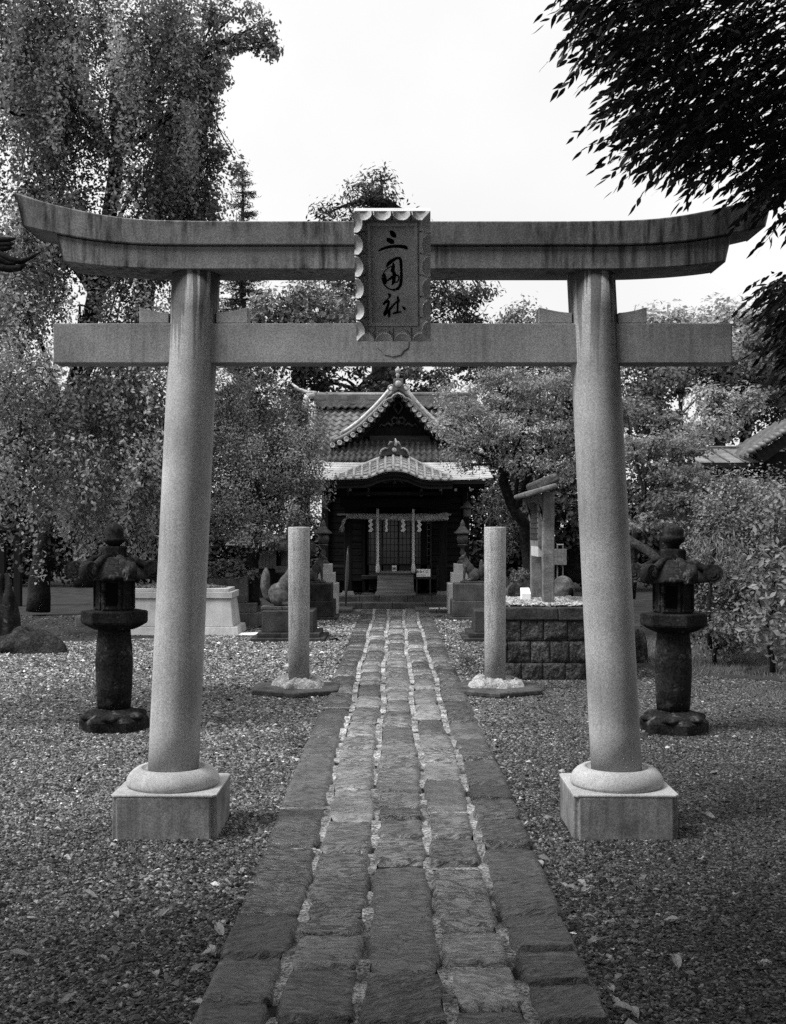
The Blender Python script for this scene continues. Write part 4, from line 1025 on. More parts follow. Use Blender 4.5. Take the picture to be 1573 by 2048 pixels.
# roofed stele
r = thing('roofed_stele', (1.69, 13.1, zt), 'tall roofed stone notice frame on two posts, seen edge on above the platform', 'stele')
bm_ = M['statue_pale'] = stone('stele_stone', .12, .3, 80, .35, 6, .85, .5, 40, .005, streak=.4, lich=.3)
for Zs, pxc, lb in ((12.7, 1096.5, 0), (13.55, 1072.5, 1)):
    X = gx(pxc, Zs); p_ = MB().box(X - .064, X + .064, Zs - .06, Zs + .06, zt - .05, 2.0 + .02).build('post', bm_, r, bevel=.012)
    # cloud-edged bracket on the path side
    pl = [(X - .06, 2.0), (X - .135, 2.0), (X - .155, 1.96), (X - .15, 1.91), (X - .11, 1.885), (X - .118, 1.85), (X - .10, 1.81), (X - .075, 1.80), (X - .085, 1.76), (X - .075, 1.71), (X - .06, 1.69)]
    MB().prism(pl, Zs - .045, Zs + .045, 'y').build('cloud_bracket', bm_, p_, bevel=.012)
MB().box(1.60, 1.635, 12.78, 13.50, gz(1092, 13.3), 1.93).build('panel', M['board'], r)
mb = MB()
for i in range(7): z = 1.5 + i * .06; mb.box(1.592, 1.599, 12.8, 13.48, z, z + .01)
for i in range(6): y = 12.86 + i * .11; mb.box(1.590, 1.598, y, y + .01, 1.48, 1.92)
mb.build('grille', M['timber_mid'], r)
MB().box(1.60, 1.66, 12.8, 13.46, 1.30, 1.42).build('lower_board', M['granite_pale'], r, bevel=.004)
Mr = Matrix.Translation((1.66, 13.1, 2.07)) @ Matrix.Rotation(math.radians(-17), 4, 'Y')
MB().box(-.24, .12, -.60, .66, -.045, .015, Mr).build('roof_slab', bm_, r, bevel=.02, rough=.006)
Mr = Matrix.Translation((1.71, 13.1, 2.14)) @ Matrix.Rotation(math.radians(-24), 4, 'Y')
MB().box(-.14, .11, -.52, .58, -.045, .06, Mr).build('roof_cap', M['statue'], r, bevel=.03, rough=.008)
# things standing behind the platform
Z = 14.9; r = thing('rounded_stone', (gx(1128, Z), Z, 0), 'rounded stone with a dark hollow, behind the platform by the gate pillar', 'stone')
mb = MB(); mb.ball((gx(1129, Z), Z + .1, gz(1178, Z)), .15, 12, sx=1, sy=.8, sz=1.15); mb.tube([(gx(1129, Z), Z + .1, 0), (gx(1129, Z), Z + .1, .85)], [.2, .15], 14); mb.build('body', M['statue'], r, remesh=.02)
MB().ball((gx(1142, Z), Z - .02, gz(1186, Z)), .035, 8, sx=1, sy=1.2, sz=2).build('hollow', M['ink'], r)
Z = 15.0; bd = thing('notice_board', (gx(1122, Z), Z, 0), 'grey square board on two thin legs behind the roofed stele', 'board')
MB().box(gx(1108, Z), gx(1134, Z), Z, Z + .02, gz(1130, Z), gz(1098, Z)).build('panel', M['board'], bd, bevel=.003)
for px in (1116, 1127): MB().box(gx(px, Z) - .007, gx(px, Z) + .007, Z + .022, Z + .04, 0, gz(1089, Z)).build('leg', M['board'], bd)
MB().box(gx(1115, Z), gx(1128, Z), Z + .02, Z + .045, gz(1090, Z), gz(1088, Z)).build('crossbar', M['pale_wood'], bd)
def boulder(label, px, pyb, Z, rx, ry, rz_, seed, m='rock', cat='rock', name='garden_rock', group=None):
    g = np.random.default_rng(seed); ph = g.uniform(0, 6.28, 8); c = (gx(px, Z), Z, 0 if Z < 15.5 else gz(pyb, Z)); mb = MB()
    def f(u, w):
        a = u * 2 * PI; b = w * PI * .55; s, q = math.sin(b), math.cos(b)
        k = 1 + .13 * math.sin(2 * a + ph[0]) * s + .09 * math.sin(3 * a + 4 * w + ph[1]) + .06 * math.sin(7 * a + ph[2] + 5 * w) * s + .05 * math.sin(11 * w + 3 * a + ph[3])
        return (c[0] + rx * k * s * math.cos(a), c[1] + ry * k * s * math.sin(a), c[2] - .03 + rz_ * 1.25 * k * q)
    mb.grid(f, 36, 16); return tag(mb.build(name, M[m]), label, cat, group)
boulder('rough dark rock mound at the left edge below the ginkgo', 52, 1262, 15.2, .52, .4, .25, 1)
boulder('upright dark carved stone at the left edge of the picture', 8, 1205, 15.4, .22, .2, .75, 2, 'dark_stone', 'stone', 'standing_stone')
boulder('dark rock directly right of the right gate pillar', 1276, 1275, 14.0, .13, .2, .32, 3)
for i, (px, py, w_, h_) in enumerate(((1478, 1338, .16, .05), (1503, 1340, .07, .085), (1540, 1340, .17, .10), (1580, 1342, .16, .12))):
    boulder(('flat mossy edging stone, leftmost at the right grass bed', 'small rounded edging stone between two mossy ones', 'broad dark mossy edging stone right of the small round one', 'mossy edging stone at the right edge of the picture')[i],
            px, py, GZ(py + 8), w_, .12, h_, 10 + i, group='mossy stones edging the right grass bed')
boulder('low rounded dark rock behind the right platform', 1047, 1186, 15.6, .17, .2, .16, 20)
boulder('pale stone on the right grass behind the lantern', 1440, 1326, GZ(1330), .04, .04, .04, 21, 'granite_mid')

# ================================================================== LEFT PAVILION, SHEDS, HOUSES
r = thing('pavilion', (-4.3, 9.2, 0), 'dark tiled pavilion corner cut off by the left edge of the picture', 'pavilion')
MB().box(-3.62, -3.46, 9.2, 9.36, 0, 3.5).build('post', M['timber'], r, bevel=.01)
MB().box(-5.6, -5.44, 9.2, 9.36, 0, 3.35).build('post', M['timber'], r, bevel=.01)
MB().box(-5.8, -3.4, 9.15, 9.4, 3.5, 3.62).build('beam', M['timber_x'], r, bevel=.01)
mb = MB(); tilesurf(mb, lambda u, w: Vector((-6.2 + u * (3.12 - .9 * w), 8.85 + 1.6 * w, 3.70 + .8 * w + .10 * u ** 6 * (1 - w))), 16, 6, .03, .04); mb.build('roof', M['tile_dark'], r)
mb = MB(); Zc = 8.85
for q in (((-30, 506), (0, 508), (22, 520), (44, 523), (64, 514), (81, 504)), ((-40, 530), (0, 534), (20, 538), (40, 536), (52, 528)), ((-40, 517), (0, 518), (14, 526), (26, 527), (36, 521))):
    mb.tube([P(a, b, Zc) for a, b in q], [.028, .03, .03, .024, .014, .006][:len(q)], 10)
for k, (a, b) in enumerate(((6, 480), (4, 490), (0, 498))): mb.tube([P(-30, b + 2, Zc), P(a - 6, b, Zc), P(a + 14, b - 1, Zc), P(a + 26, b - 3, Zc)], [.022, .024, .02, .006], 10)
mb.build('corner_ornament', M['dark_stone'], r)
# little gate far left behind trees
r = thing('timber_gate', (-8.0, 24, 0), 'small dark timber gate in shade under the ginkgo at the left edge', 'gate')
Z = 24
for a in (2, 34): MB().box(gx(a, Z) - .07, gx(a, Z) + .07, Z, Z + .15, 0, gz(1062, Z)).build('post', M['timber'], r)
MB().box(gx(-20, Z), gx(66, Z), Z - .05, Z + .2, gz(1062, Z), gz(1048, Z)).build('lintel', M['timber'], r, bevel=.01)
MB().box(gx(-10, Z), gx(50, Z), Z + .02, Z + .12, gz(1078, Z), gz(1072, Z)).build('tie_rail', M['timber_mid'], r)
# shed with vertical pale boards
Z = 27; r = thing('shed', (gx(510, Z), Z + 1, 0), 'low shed with pale vertical boards and a dark slit between the planter and the lantern', 'shed')
mb = MB(); 
for i in range(8):
    a = 496 + i * 7.2
    if i == 2: continue
    mb.box(gx(a, Z), gx(a + 6.6, Z), Z, Z + .04, gz(1137, Z), gz(1101, Z))
mb.build('board_wall', M['board'], r)
MB().box(gx(480, Z), gx(570, Z), Z + .05, Z + 2, 0, gz(1095, Z)).build('wall', M['timber'], r)
MB().prism([(Z - .4, gz(1090, Z)), (Z + 2.4, gz(1090, Z)), (Z + 1, gz(1072, Z))], gx(455, Z), gx(590, Z), 'x').build('roof', M['tile_dark'], r)
# right house: low seamed roof and a tiled gable
r = thing('right_house', (8.3, 24, 0), 'low house with seamed metal roof and tiled gable behind the right shrubs', 'house')
Z = 21.5
xa, xb_ = gx(1392, Z), gx(1750, Z)
zl, zh = gz(925, Z), gz(896, Z + 1.5)
MB().box(xa + .25, xb_, Z + .6, Z + 4, 0, zl - .02).build('wall', M['timber'], r)
mb = MB(); mb.grid(lambda u, w: (xa + (xb_ - xa) * u + .0 * w, Z + 1.6 * w, zl + (zh - zl) * w), 4, 4); mb.build('low_roof', M['tile'], r)
mb = MB()
for i in range(12):
    x = xa + .03 + i * .30; mb.tube([(x, Z, zl + .012), (x - .0, Z + 1.6, zh + .012)], .016, 6)
mb.tube([(xa, Z + 1.6, zh + .02), (xb_, Z + 1.6, zh + .02)], .03, 6); mb.build('roof_seam', M['tile_dark'], r)
MB().box(xa, xb_, Z - .02, Z + .03, zl - .10, zl - .005).build('fascia', M['timber_x'], r)
Zg = 21.2
A = P(1503, 903, Zg); B_ = P(1640, 820, Zg)
mb = MB(); d = (B_ - A); 
tilesurf(mb, lambda u, w: Vector((A.x + d.x * w, Zg + 2.6 * (u), A.z + d.z * w)), 9, 9, .025, .03); mb.build('gable_roof', M['tile_dark'], r)
mb = MB()
for i in range(14):
    p = A + d * (i / 13); mb.tube([p + Vector((0, -.12, -.0)), p + Vector((0, .12, .02))], .05, 10)
mb.build('verge_tiles', M['tile'], r)
MB().add([tuple(A + Vector((.06, -.02, -.05))), tuple(B_ + Vector((0, -.02, -.05))), tuple(B_ + Vector((0, -.02, -.22))), tuple(A + Vector((.2, -.02, -.22))),
          tuple(A + Vector((.06, .03, -.05))), tuple(B_ + Vector((0, .03, -.05))), tuple(B_ + Vector((0, .03, -.22))), tuple(A + Vector((.2, .03, -.22)))],
         [(3, 2, 1, 0), (4, 5, 6, 7), (0, 1, 5, 4), (2, 3, 7, 6), (1, 2, 6, 5), (3, 0, 4, 7)]).build('bargeboard', M['timber_x'], r)
MB().box(A.x + .35, B_.x, Zg + .25, Zg + 2.4, 0, A.z + .02).build('gable_wall', M['timber'], r)

# bare soil beyond the gravel
def sheet(name, pts, m, z=.004):
    return tag(MB().add([(a, b, z) for a, b in pts], [tuple(range(len(pts)))]).build(name, M[m]), kind='structure')
sheet('soil', [(-60, 15.4), (-8, 15.6), (-5.2, 16.2), (-3.6, 16.9), (-2.5, 17.6), (-2.2, 18.6), (-1.9, 19.6), (-1.5, 23), (-1.5, 60), (-60, 60)], 'earth')
sheet('soil', [(2.6, 14), (3.0, 13.1), (3.6, 12.4), (4.4, 12.0), (5.2, 11.9), (60, 11.5), (60, 60), (1.9, 60), (1.9, 18), (2.2, 16)], 'earth')
# ================================================================== FOLIAGE
def unit(n):
    v = R.normal(0, 1, (n, 3)); return v / np.linalg.norm(v, axis=1, keepdims=True)
def leaf_quads(C, Nn, size, asp=.6, droop=0, fold=.0):
    """rhombic leaves: centre, normal, length -> V, F"""
    n = len(C); Nn = Nn / (np.linalg.norm(Nn, axis=1, keepdims=True) + 1e-9)
    t = np.cross(Nn, unit(n)); 
    if droop: t = t + np.array([0, 0, -droop]); t = t - Nn * (t * Nn).sum(1, keepdims=True)
    t /= (np.linalg.norm(t, axis=1, keepdims=True) + 1e-9); b = np.cross(Nn, t)
    s = np.asarray(size)[:, None] * .5
    V = np.stack([C - t * s, C + b * s * asp + t * s * .15 + Nn * s * fold, C + t * s, C - b * s * asp + t * s * .15 + Nn * s * fold], 1).reshape(-1, 3)
    return V, np.arange(n * 4).reshape(-1, 4)
def blob_clumps(bl, per, gap, seed, shell=.45):
    out = []; od = []; oi = []
    for i, (px, py, rx, ry, Z, rz) in enumerate(bl):
        c = np.array(P(px, py, Z)); r = np.array([rx * Z / F, rz, ry * Z / F]); n = max(4, int(per * (r[0] * r[2] + r[0] * r[1] + r[1] * r[2]) * 4))
        d = unit(n); q = (shell + (1 - shell) * R.uniform(0, 1, (n, 1)) ** .6) * (1 + .18 * fld(d * 3, 1.6, seed + i)[:, None])
        p = c + d * r * q; k = fld(p, 1.1 / max(.3, float(r.mean()) * .5), seed + 50) > gap
        out.append(p[k]); od.append(d[k] / r * r.mean()); oi.append(np.full(k.sum(), i))
    return np.concatenate(out), np.concatenate(od), np.concatenate(oi)
def branches(mb, root, bl, cl, ci, r0, seed, nsub=5, sag=.1, starts=None):
    g = random.Random(seed)
    for i, (px, py, rx, ry, Z, rz) in enumerate(bl):
        c = P(px, py, Z); s = starts[i] if starts else root; s = Vector(s); m_ = s.lerp(c, .5) + Vector((g.uniform(-.1, .1), g.uniform(-.1, .1), g.uniform(0, .12) + sag)) * (c - s).length
        pts = [s * (1 - t_) ** 2 + m_ * 2 * t_ * (1 - t_) + c * t_ * t_ for t_ in [k / 7 for k in range(8)]]
        mb.tube(pts, [r0 * (1 - .75 * k / 7) for k in range(8)], 6)
        own = cl[ci == i]
        if len(own) == 0: continue
        for _ in range(nsub):
            e = Vector(own[g.randrange(len(own))]); a = pts[g.randrange(4, 8)]; mm = a.lerp(e, .5) + Vector((g.uniform(-.1, .1), g.uniform(-.1, .1), g.uniform(-.05, .1))) * (e - a).length
            mb.tube([a, a.lerp(mm, .6), mm.lerp(e, .3), e], [r0 * .28, r0 * .2, r0 * .13, r0 * .04], 4)
def tree(name, label, trunk, bl, mat, leaf, per=5, nl=45, rc=.22, gap=-.25, up=.6, droop=0, strands=0, bark='bark', r0=.05, group=None, cat='tree', seed=1, tone=(.5, 1.3), shell=.45, nsub=5, asp=.6, flat=1., starts=None, btone=None):
    """trunk: list of (px,py,Z,radius)"""
    T = [(P(a, b, c), r) for a, b, c, r in trunk]; base = T[0][0]
    root = thing(name, (base.x, base.y, 0), label, cat, group)
    cl, cd, ci = blob_clumps(bl, per, gap, seed, shell)
    mb = MB(); pts = []; rad = []
    for k in range(len(T) - 1):
        for s in range(4): pts.append(T[k][0].lerp(T[k + 1][0], s / 4) + Vector((R.normal(0, .01), 0, 0))); rad.append(T[k][1] + (T[k + 1][1] - T[k][1]) * s / 4)
    pts.append(T[-1][0]); rad.append(T[-1][1]); pts[0] = pts[0] - Vector((0, 0, .05)); mb.tube(pts, rad, 10)
    branches(mb, T[-1][0], bl, cl, ci, r0, seed, nsub, starts=starts)
    mb.build('trunk', M[bark], root)
    n = len(cl); ctone = R.uniform(tone[0], tone[1], n) * (R.uniform(.75, 1.35, len(bl))[ci] if len(bl) > 6 else 1)
    if btone: ctone = ctone * np.array([btone(b) for b in bl])[ci]
    if strands:
        cnt = R.integers(int(nl * .6), int(nl * 1.4), n); idx = np.repeat(np.arange(n), cnt); m_ = len(idx)
        L = np.repeat(R.uniform(.35, 1.0, n) * strands, cnt); s = R.uniform(0, 1, m_)
        sway = unit(n)[idx] * .25
        off = np.clip(R.normal(0, 1, (m_, 3)), -2, 2) * rc * (1 - .5 * s[:, None]) * [1, 1, .6]
        C = cl[idx] + off + sway * (s * L)[:, None] * [1, 1, 0]; C[:, 2] -= s * L
        Nn = cd[idx] * .5 + R.normal(0, .7, (m_, 3)) + off / rc * .4 + [0, 0, up]
    else:
        idx = np.repeat(np.arange(n), nl); m_ = len(idx)
        off = R.normal(0, 1, (m_, 3)) * rc * [1, 1, flat] * R.uniform(.6, 1.3, n)[idx][:, None]
        off = np.clip(off, -rc * 2, rc * 2); C = cl[idx] + off; Nn = cd[idx] * .4 + off / rc * .5 + R.normal(0, .6, (m_, 3)) + [0, 0, up]
    keep = C[:, 2] > .05; C, Nn, idx = C[keep], Nn[keep], idx[keep]; m_ = len(C)
    V, Fv = leaf_quads(C, Nn, leaf * R.uniform(.65, 1.35, m_), asp, droop, .12)
    npmesh('crown', V, Fv, M[mat], root, {'tone': ctone[idx] * R.uniform(.85, 1.15, m_)})
    print(name, n, m_); return root

# --- the great ginkgo on the left: drooping strands of foliage
gk = [(60, 60, 110, 110, 20, 2.2), (200, 50, 130, 100, 20.5, 2.2), (340, 40, 120, 80, 21, 2.), (380, 95, 55, 75, 20, 1.4), (235, 130, 60, 50, 19.3, .7), (262, 60, 50, 50, 20, 1.0), (225, 330, 50, 40, 19, .6), (300, 150, 110, 90, 20, 1.9),
      (120, 170, 110, 80, 19.5, 1.8), (30, 230, 70, 80, 19, 1.5), (70, 330, 60, 50, 19.5, 1.2), (240, 260, 70, 60, 20, 1.4), (370, 230, 70, 75, 20, 1.3), (290, 350, 120, 75, 20, 1.8), (400, 350, 75, 60, 20.5, 1.3), 
      (130, 400, 70, 50, 20, 1.2), (60, 470, 80, 70, 19.5, 1.5), (230, 470, 110, 70, 20, 1.7), (380, 470, 60, 70, 20.5, 1.2), (40, 600, 70, 90, 18.5, 1.4), (160, 610, 90, 80, 19.5, 1.6), (280, 610, 80, 80, 20, 1.6),
      (380, 620, 60, 80, 21, 1.2), (60, 740, 80, 70, 18, 1.4), (190, 760, 80, 80, 18.5, 1.4), (290, 760, 60, 90, 19.5, 1.3), (40, 870, 70, 60, 17.5, 1.2), (140, 890, 70, 70, 17.5, 1.2), (250, 900, 70, 80, 18.5, 1.2), (330, 870, 50, 90, 19.5, 1.)]
tree('ginkgo_tree', 'huge ginkgo filling the left side, drooping strands of small pale leaves', [(78, 1218, 21.5, .22), (84, 1120, 21.5, .18), (96, 1040, 21.4, .17), (130, 850, 21.2, .16), (190, 600, 21, .15), (232, 350, 21, .13), (250, 180, 21, .05), (262, 60, 21, .02)],
     gk, 'l_ginkgo', .072, btone=lambda b: 1.15 if b[1] > 560 else .85, per=6.6, nl=140, rc=.13, gap=-.02, up=.5, droop=.8, strands=1.9, r0=.07, seed=3, tone=(.15, 1.9), shell=.15, nsub=4,
     starts=[P(*((236, 320, 21) if b[1] < 300 else (190, 600, 21) if b[1] < 560 else (130, 850, 21.2))) for b in gk])
# its leafy arm reaching out against the sky
arm = [(440 + 11 * i, 72 + 8 * math.sin(i * .8) + (18 if i > 8 else 0) - (18 if i in (8, 9) else 0), 13, 13, 20.3, .14) for i in range(11)] + [(538, 45, 8, 14, 20.3, .1), (546, 92, 8, 12, 20.3, .1), (500, 6, 26, 8, 20.3, .3), (450, 8, 30, 12, 20.3, .4), (420, 20, 30, 20, 20.3, .5),
     (418, 180, 28, 50, 20.2, .4), (392, 235, 20, 50, 20.2, .4), (432, 130, 26, 40, 20.2, .4), (440, 300, 26, 12, 20.3, .4), (470, 318, 14, 14, 20.3, .2), (415, 400, 12, 30, 20.4, .3)]
tree('ginkgo_tree', 'second ginkgo crown behind the first, its leafy arm reaching out over the sky', [(250, 1190, 23.5, .3), (262, 1000, 23.5, .24), (290, 600, 23, .18), (330, 300, 22, .12), (380, 130, 20.6, .07)],
     arm + [(200, 1000, 90, 60, 22, 1.2), (330, 1000, 60, 60, 22.5, 1.0), (120, 1010, 60, 40, 20, .8)], 'l_ginkgo', .085, per=22, nl=26, rc=.09, gap=-.6, up=.5, droop=.6, strands=.4, r0=.03, seed=8, shell=.2, nsub=2, group=None)
# --- evergreen mass behind the plaque
tree('evergreen_tree', 'tall dark evergreen rising behind the plaque above the gate', [(775, 1150, 36, .5), (770, 800, 36, .4), (765, 520, 36, .3), (762, 400, 36, .12)],
     [(765, 360, 18, 17, 36, .5), (738, 385, 45, 22, 36, .9), (725, 412, 40, 20, 36, .8), (655, 428, 26, 14, 36, .6), (770, 400, 22, 22, 36, .6), (820, 470, 40, 40, 36, .9), (700, 470, 80, 45, 36, 1.4), (790, 520, 90, 60, 36, 1.6), (700, 590, 80, 60, 36, 1.6),
      (860, 590, 70, 40, 35.5, 1.2), (905, 600, 50, 28, 35.5, .8), (940, 595, 30, 10, 35.5, .4), (968, 582, 20, 6, 35.5, .25), (925, 638, 60, 20, 35.5, .9), (780, 650, 120, 60, 36, 1.8)],
     'l_evergreen', .17, per=3.2, nl=46, rc=.26, gap=-.3, up=.7, r0=.09, seed=12, shell=.3, flat=.6, asp=.35)
def conifer(name, label, px, ytop, ybot, Z, wpx, seed, mat='l_conifer', leaf=.12, nlev=22, group=None):
    g = np.random.default_rng(seed); top = P(px, ytop, Z); bot = P(px, ybot, Z); r = thing(name, (top.x, Z, 0), label, 'tree', group)
    mb = MB(); mb.tube([(top.x, Z, -.05), (top.x, Z, bot.z), tuple(top)], [.28, .2, .02], 8)
    W = wpx * Z / F; C = []; N_ = []; T_ = []
    for k in range(nlev):
        f = (k + .4) / nlev; z = top.z - (top.z - bot.z) * f ** .95; 
        for j in range(int(5 + 4 * f)):
            a = g.uniform(0, 6.28); L = W * (.12 + .95 * f ** .75) * g.uniform(.55, 1.1); d = np.array([math.cos(a), math.sin(a), 0])
            s = np.linspace(0, 1, 8); p = np.array([top.x, Z, z])[None] + d[None] * (L * s)[:, None]; p[:, 2] += L * (-.28 * s + .22 * s ** 2)
            mb.tube([tuple(q) for q in p], [.035 * (1 - q) + .006 for q in s], 4)
            m_ = int(110 * L / .8) + 20; ss = g.uniform(.12, 1.02, m_); q = np.stack([np.interp(ss, s, p[:, i]) for i in range(3)], 1)
            q += g.normal(0, 1, (m_, 3)) * [.10, .10, .045] * (1.15 - .5 * ss)[:, None]; q[:, 2] -= g.uniform(0, .10, m_)
            C.append(q); N_.append(g.normal(0, .6, (m_, 3)) + [0, 0, .8]); T_.append(np.full(m_, g.uniform(.6, 1.3)))
    C = np.concatenate(C); V, Fv = leaf_quads(C, np.concatenate(N_), leaf * g.uniform(.6, 1.4, len(C)), .22, .3)
    mb.build('trunk', M['bark'], r); npmesh('crown', V, Fv, M[mat], r, {'tone': np.concatenate(T_)}); return r
conifer('conifer', 'slender dark conifer behind the left half of the gate, tip above the lintel', 486, 334, 900, 33, 90, 2, nlev=30)
tree('broadleaf_tree', 'bushy broadleaf tree seen between lintel and tie beam left of the plaque', [(600, 1150, 31, .3), (600, 850, 31, .25), (600, 680, 31, .15)],
     [(560, 610, 50, 34, 31, 1.0), (620, 600, 50, 36, 31, 1.0), (590, 660, 70, 40, 30.5, 1.2), (670, 640, 50, 50, 31, 1.1), (520, 650, 40, 40, 30.5, .9), (480, 700, 50, 40, 30, 1.), (560, 720, 70, 40, 30, 1.2), (650, 710, 60, 40, 30.5, 1.2)],
     'l_holly', .13, per=4.5, nl=40, rc=.2, gap=-.3, r0=.06, seed=21, tone=(.6, 1.5))
tree('broadleaf_tree', 'dark tree crown directly behind the shrine roof ridge', [(720, 1150, 30.5, .3), (715, 850, 30.5, .22), (715, 780, 30.5, .12)],
     [(600, 765, 60, 40, 30.5, 1.), (680, 755, 60, 35, 30.5, 1.), (750, 760, 50, 35, 30.5, 1.), (690, 790, 90, 25, 30.8, 1.), (850, 760, 60, 40, 31, 1.), (900, 700, 70, 40, 33, 1.2), (960, 730, 60, 40, 32, 1.2)],
     'l_evergreen', .12, per=5, nl=40, rc=.17, gap=-.2, r0=.06, seed=22, flat=.5)
tree('broadleaf_tree', 'low rounded tree top peeping above the tie beam near the right pillar', [(1040, 1150, 33, .3), (1040, 750, 33, .2)],
     [(1042, 640, 34, 30, 33, .8), (1075, 668, 50, 36, 33, .9), (1000, 680, 50, 36, 33, .9), (1060, 740, 90, 50, 32, 1.3), (1130, 720, 60, 60, 32, 1.2)], 'l_holly', .11, per=6, nl=36, rc=.16, gap=-.25, r0=.05, seed=23, tone=(.8, 1.7))
# far pale trees on the right
for i, (lb, tr, bl) in enumerate((
   ('pale far tree right of the gate, highest of the far trees', (1440, 700), [(1440, 640, 34, 34, 46, 1.2), (1400, 665, 36, 26, 46, 1.2), (1480, 650, 40, 30, 46, 1.3), (1440, 700, 80, 40, 45, 1.8), (1530, 650, 50, 40, 46, 1.5), (1560, 720, 60, 60, 45, 1.6)]),
   ('pale small far tree just right of the right pillar wedge', (1316, 700), [(1312, 640, 18, 22, 45, .7), (1330, 670, 26, 24, 45, .9), (1290, 690, 40, 34, 45, 1.1), (1345, 630, 14, 14, 45, .5)]),
   ('pale round far tree between the two other far crowns', (1362, 710), [(1366, 652, 20, 22, 45.5, .8), (1362, 690, 34, 30, 45.5, 1.1), (1390, 720, 50, 40, 45, 1.2)]))):
    tree('far_tree', lb, [(tr[0], 1130, 45, .2), (tr[0], tr[1] + 120, 45, .1)], bl, 'l_far', .2, per=3.4, nl=40, rc=.27, gap=-.4, r0=.06, seed=30 + i, tone=(.9, 1.5), group='far pale trees at the right')
tree('broadleaf_tree', 'mid grey spreading tree behind the right pillar, dark limbs showing', [(1480, 1120, 30, .2), (1490, 900, 30, .16), (1500, 800, 30, .12), (1470, 760, 30, .08)],
     [(1270, 760, 40, 40, 29, 1.), (1330, 770, 50, 50, 29, 1.), (1400, 750, 50, 40, 30, 1.1), (1470, 740, 60, 40, 30, 1.2), (1550, 760, 60, 60, 30, 1.3), (1290, 830, 50, 30, 28, 1.), (1380, 700, 50, 28, 31, 1.), (1540, 690, 50, 34, 30, 1.1), (1530, 810, 60, 44, 31, 1.1), (1600, 800, 60, 60, 31, 1.1), (1470, 850, 50, 40, 30, 1.0), (1340, 860, 50, 30, 28, .9)],
     'l_maple', .12, per=6.5, nl=40, rc=.2, gap=-.3, r0=.05, seed=35, tone=(.2, .85), flat=.55)
tree('fluffy_tree', 'soft pale rounded tree crown between right pillar and house roof', [(1440, 1100, 25, .2), (1440, 860, 25, .12)],
     [(1410, 800, 36, 28, 25, .5), (1450, 815, 40, 26, 25, .5), (1492, 806, 34, 28, 25, .5), (1430, 850, 50, 24, 24.6, .6)], 'l_far', .09, per=12, nl=36, rc=.12, gap=-.5, r0=.03, seed=37, tone=(.7, 1.2))
# dark hedge-like trees closing the background
tree('evergreen_tree', 'dark evergreen standing far behind the left lantern', [(170, 1170, 32, .3), (170, 1080, 32, .2)],
     [(-40, 1000, 110, 110, 33, 1.2), (80, 1020, 100, 90, 33, 1.2), (200, 1020, 100, 90, 33, 1.2), (310, 1030, 90, 80, 33, 1.2), (-40, 850, 120, 90, 34, 1.2), (100, 870, 110, 90, 34, 1.2), (250, 860, 110, 90, 34, 1.2)], 'l_evergreen', .16, per=4, nl=46, rc=.26, gap=-.6, seed=40)
tree('evergreen_tree', 'dark evergreen behind the shed left of the shrine', [(470, 1160, 33, .3), (470, 1080, 33, .2)],
     [(400, 1010, 90, 90, 33, 1.2), (500, 1000, 90, 80, 34, 1.2), (590, 900, 90, 90, 34, 1.2), (470, 860, 90, 90, 34, 1.2)], 'l_evergreen', .16, per=4, nl=46, rc=.26, gap=-.6, seed=41)
tree('evergreen_tree', 'dark evergreen behind the maple right of the shrine', [(1150, 1160, 30, .3), (1150, 1050, 30, .2)],
     [(1060, 1000, 80, 110, 30, 1.2), (1160, 1000, 80, 120, 30, 1.2), (1270, 1000, 80, 120, 30, 1.2), (1380, 1000, 90, 100, 31, 1.2), (1500, 960, 90, 60, 32, 1.2), (1050, 850, 90, 90, 31, 1.2), (1180, 850, 90, 90, 31, 1.2)], 'l_evergreen', .15, per=4, nl=46, rc=.25, gap=-.6, seed=42)
tree('evergreen_tree', 'dark evergreen thicket behind the right side wall of the shrine', [(960, 1160, 31, .3), (960, 1080, 31, .2)],
     [(960, 1010, 70, 90, 31, 1.0), (990, 1110, 70, 50, 31, 1.), (1100, 1120, 80, 50, 31, 1.), (620, 1090, 80, 60, 31, 1.), (930, 900, 70, 70, 31, 1.)], 'l_evergreen', .15, per=4.5, nl=46, rc=.24, gap=-.8, seed=43, tone=(.3, .8))
tree('hedge_tree', 'low dark hedge closing the view left of the left lantern', [(60, 1160, 33, .2), (60, 1120, 33, .15)],
     [(-60, 1100, 90, 60, 33, 1.0), (40, 1100, 80, 60, 33, 1.), (140, 1100, 80, 60, 33, 1.), (240, 1100, 80, 60, 33, 1.), (340, 1110, 80, 50, 33, 1.), (440, 1110, 80, 50, 33, 1.)], 'l_evergreen', .16, per=4.5, nl=46, rc=.26, gap=-.8, seed=44, tone=(.3, .8), cat='hedge')
tree('hedge_tree', 'low dark hedge closing the view behind the right lantern', [(1400, 1160, 31, .2), (1400, 1120, 31, .15)],
     [(1200, 1100, 80, 60, 31, 1.), (1300, 1100, 80, 60, 31, 1.), (1400, 1090, 90, 70, 31, 1.), (1500, 1080, 90, 80, 31, 1.), (1600, 1080, 90, 80, 31, 1.)], 'l_evergreen', .15, per=4.5, nl=46, rc=.25, gap=-.8, seed=45, tone=(.3, .8), cat='hedge')
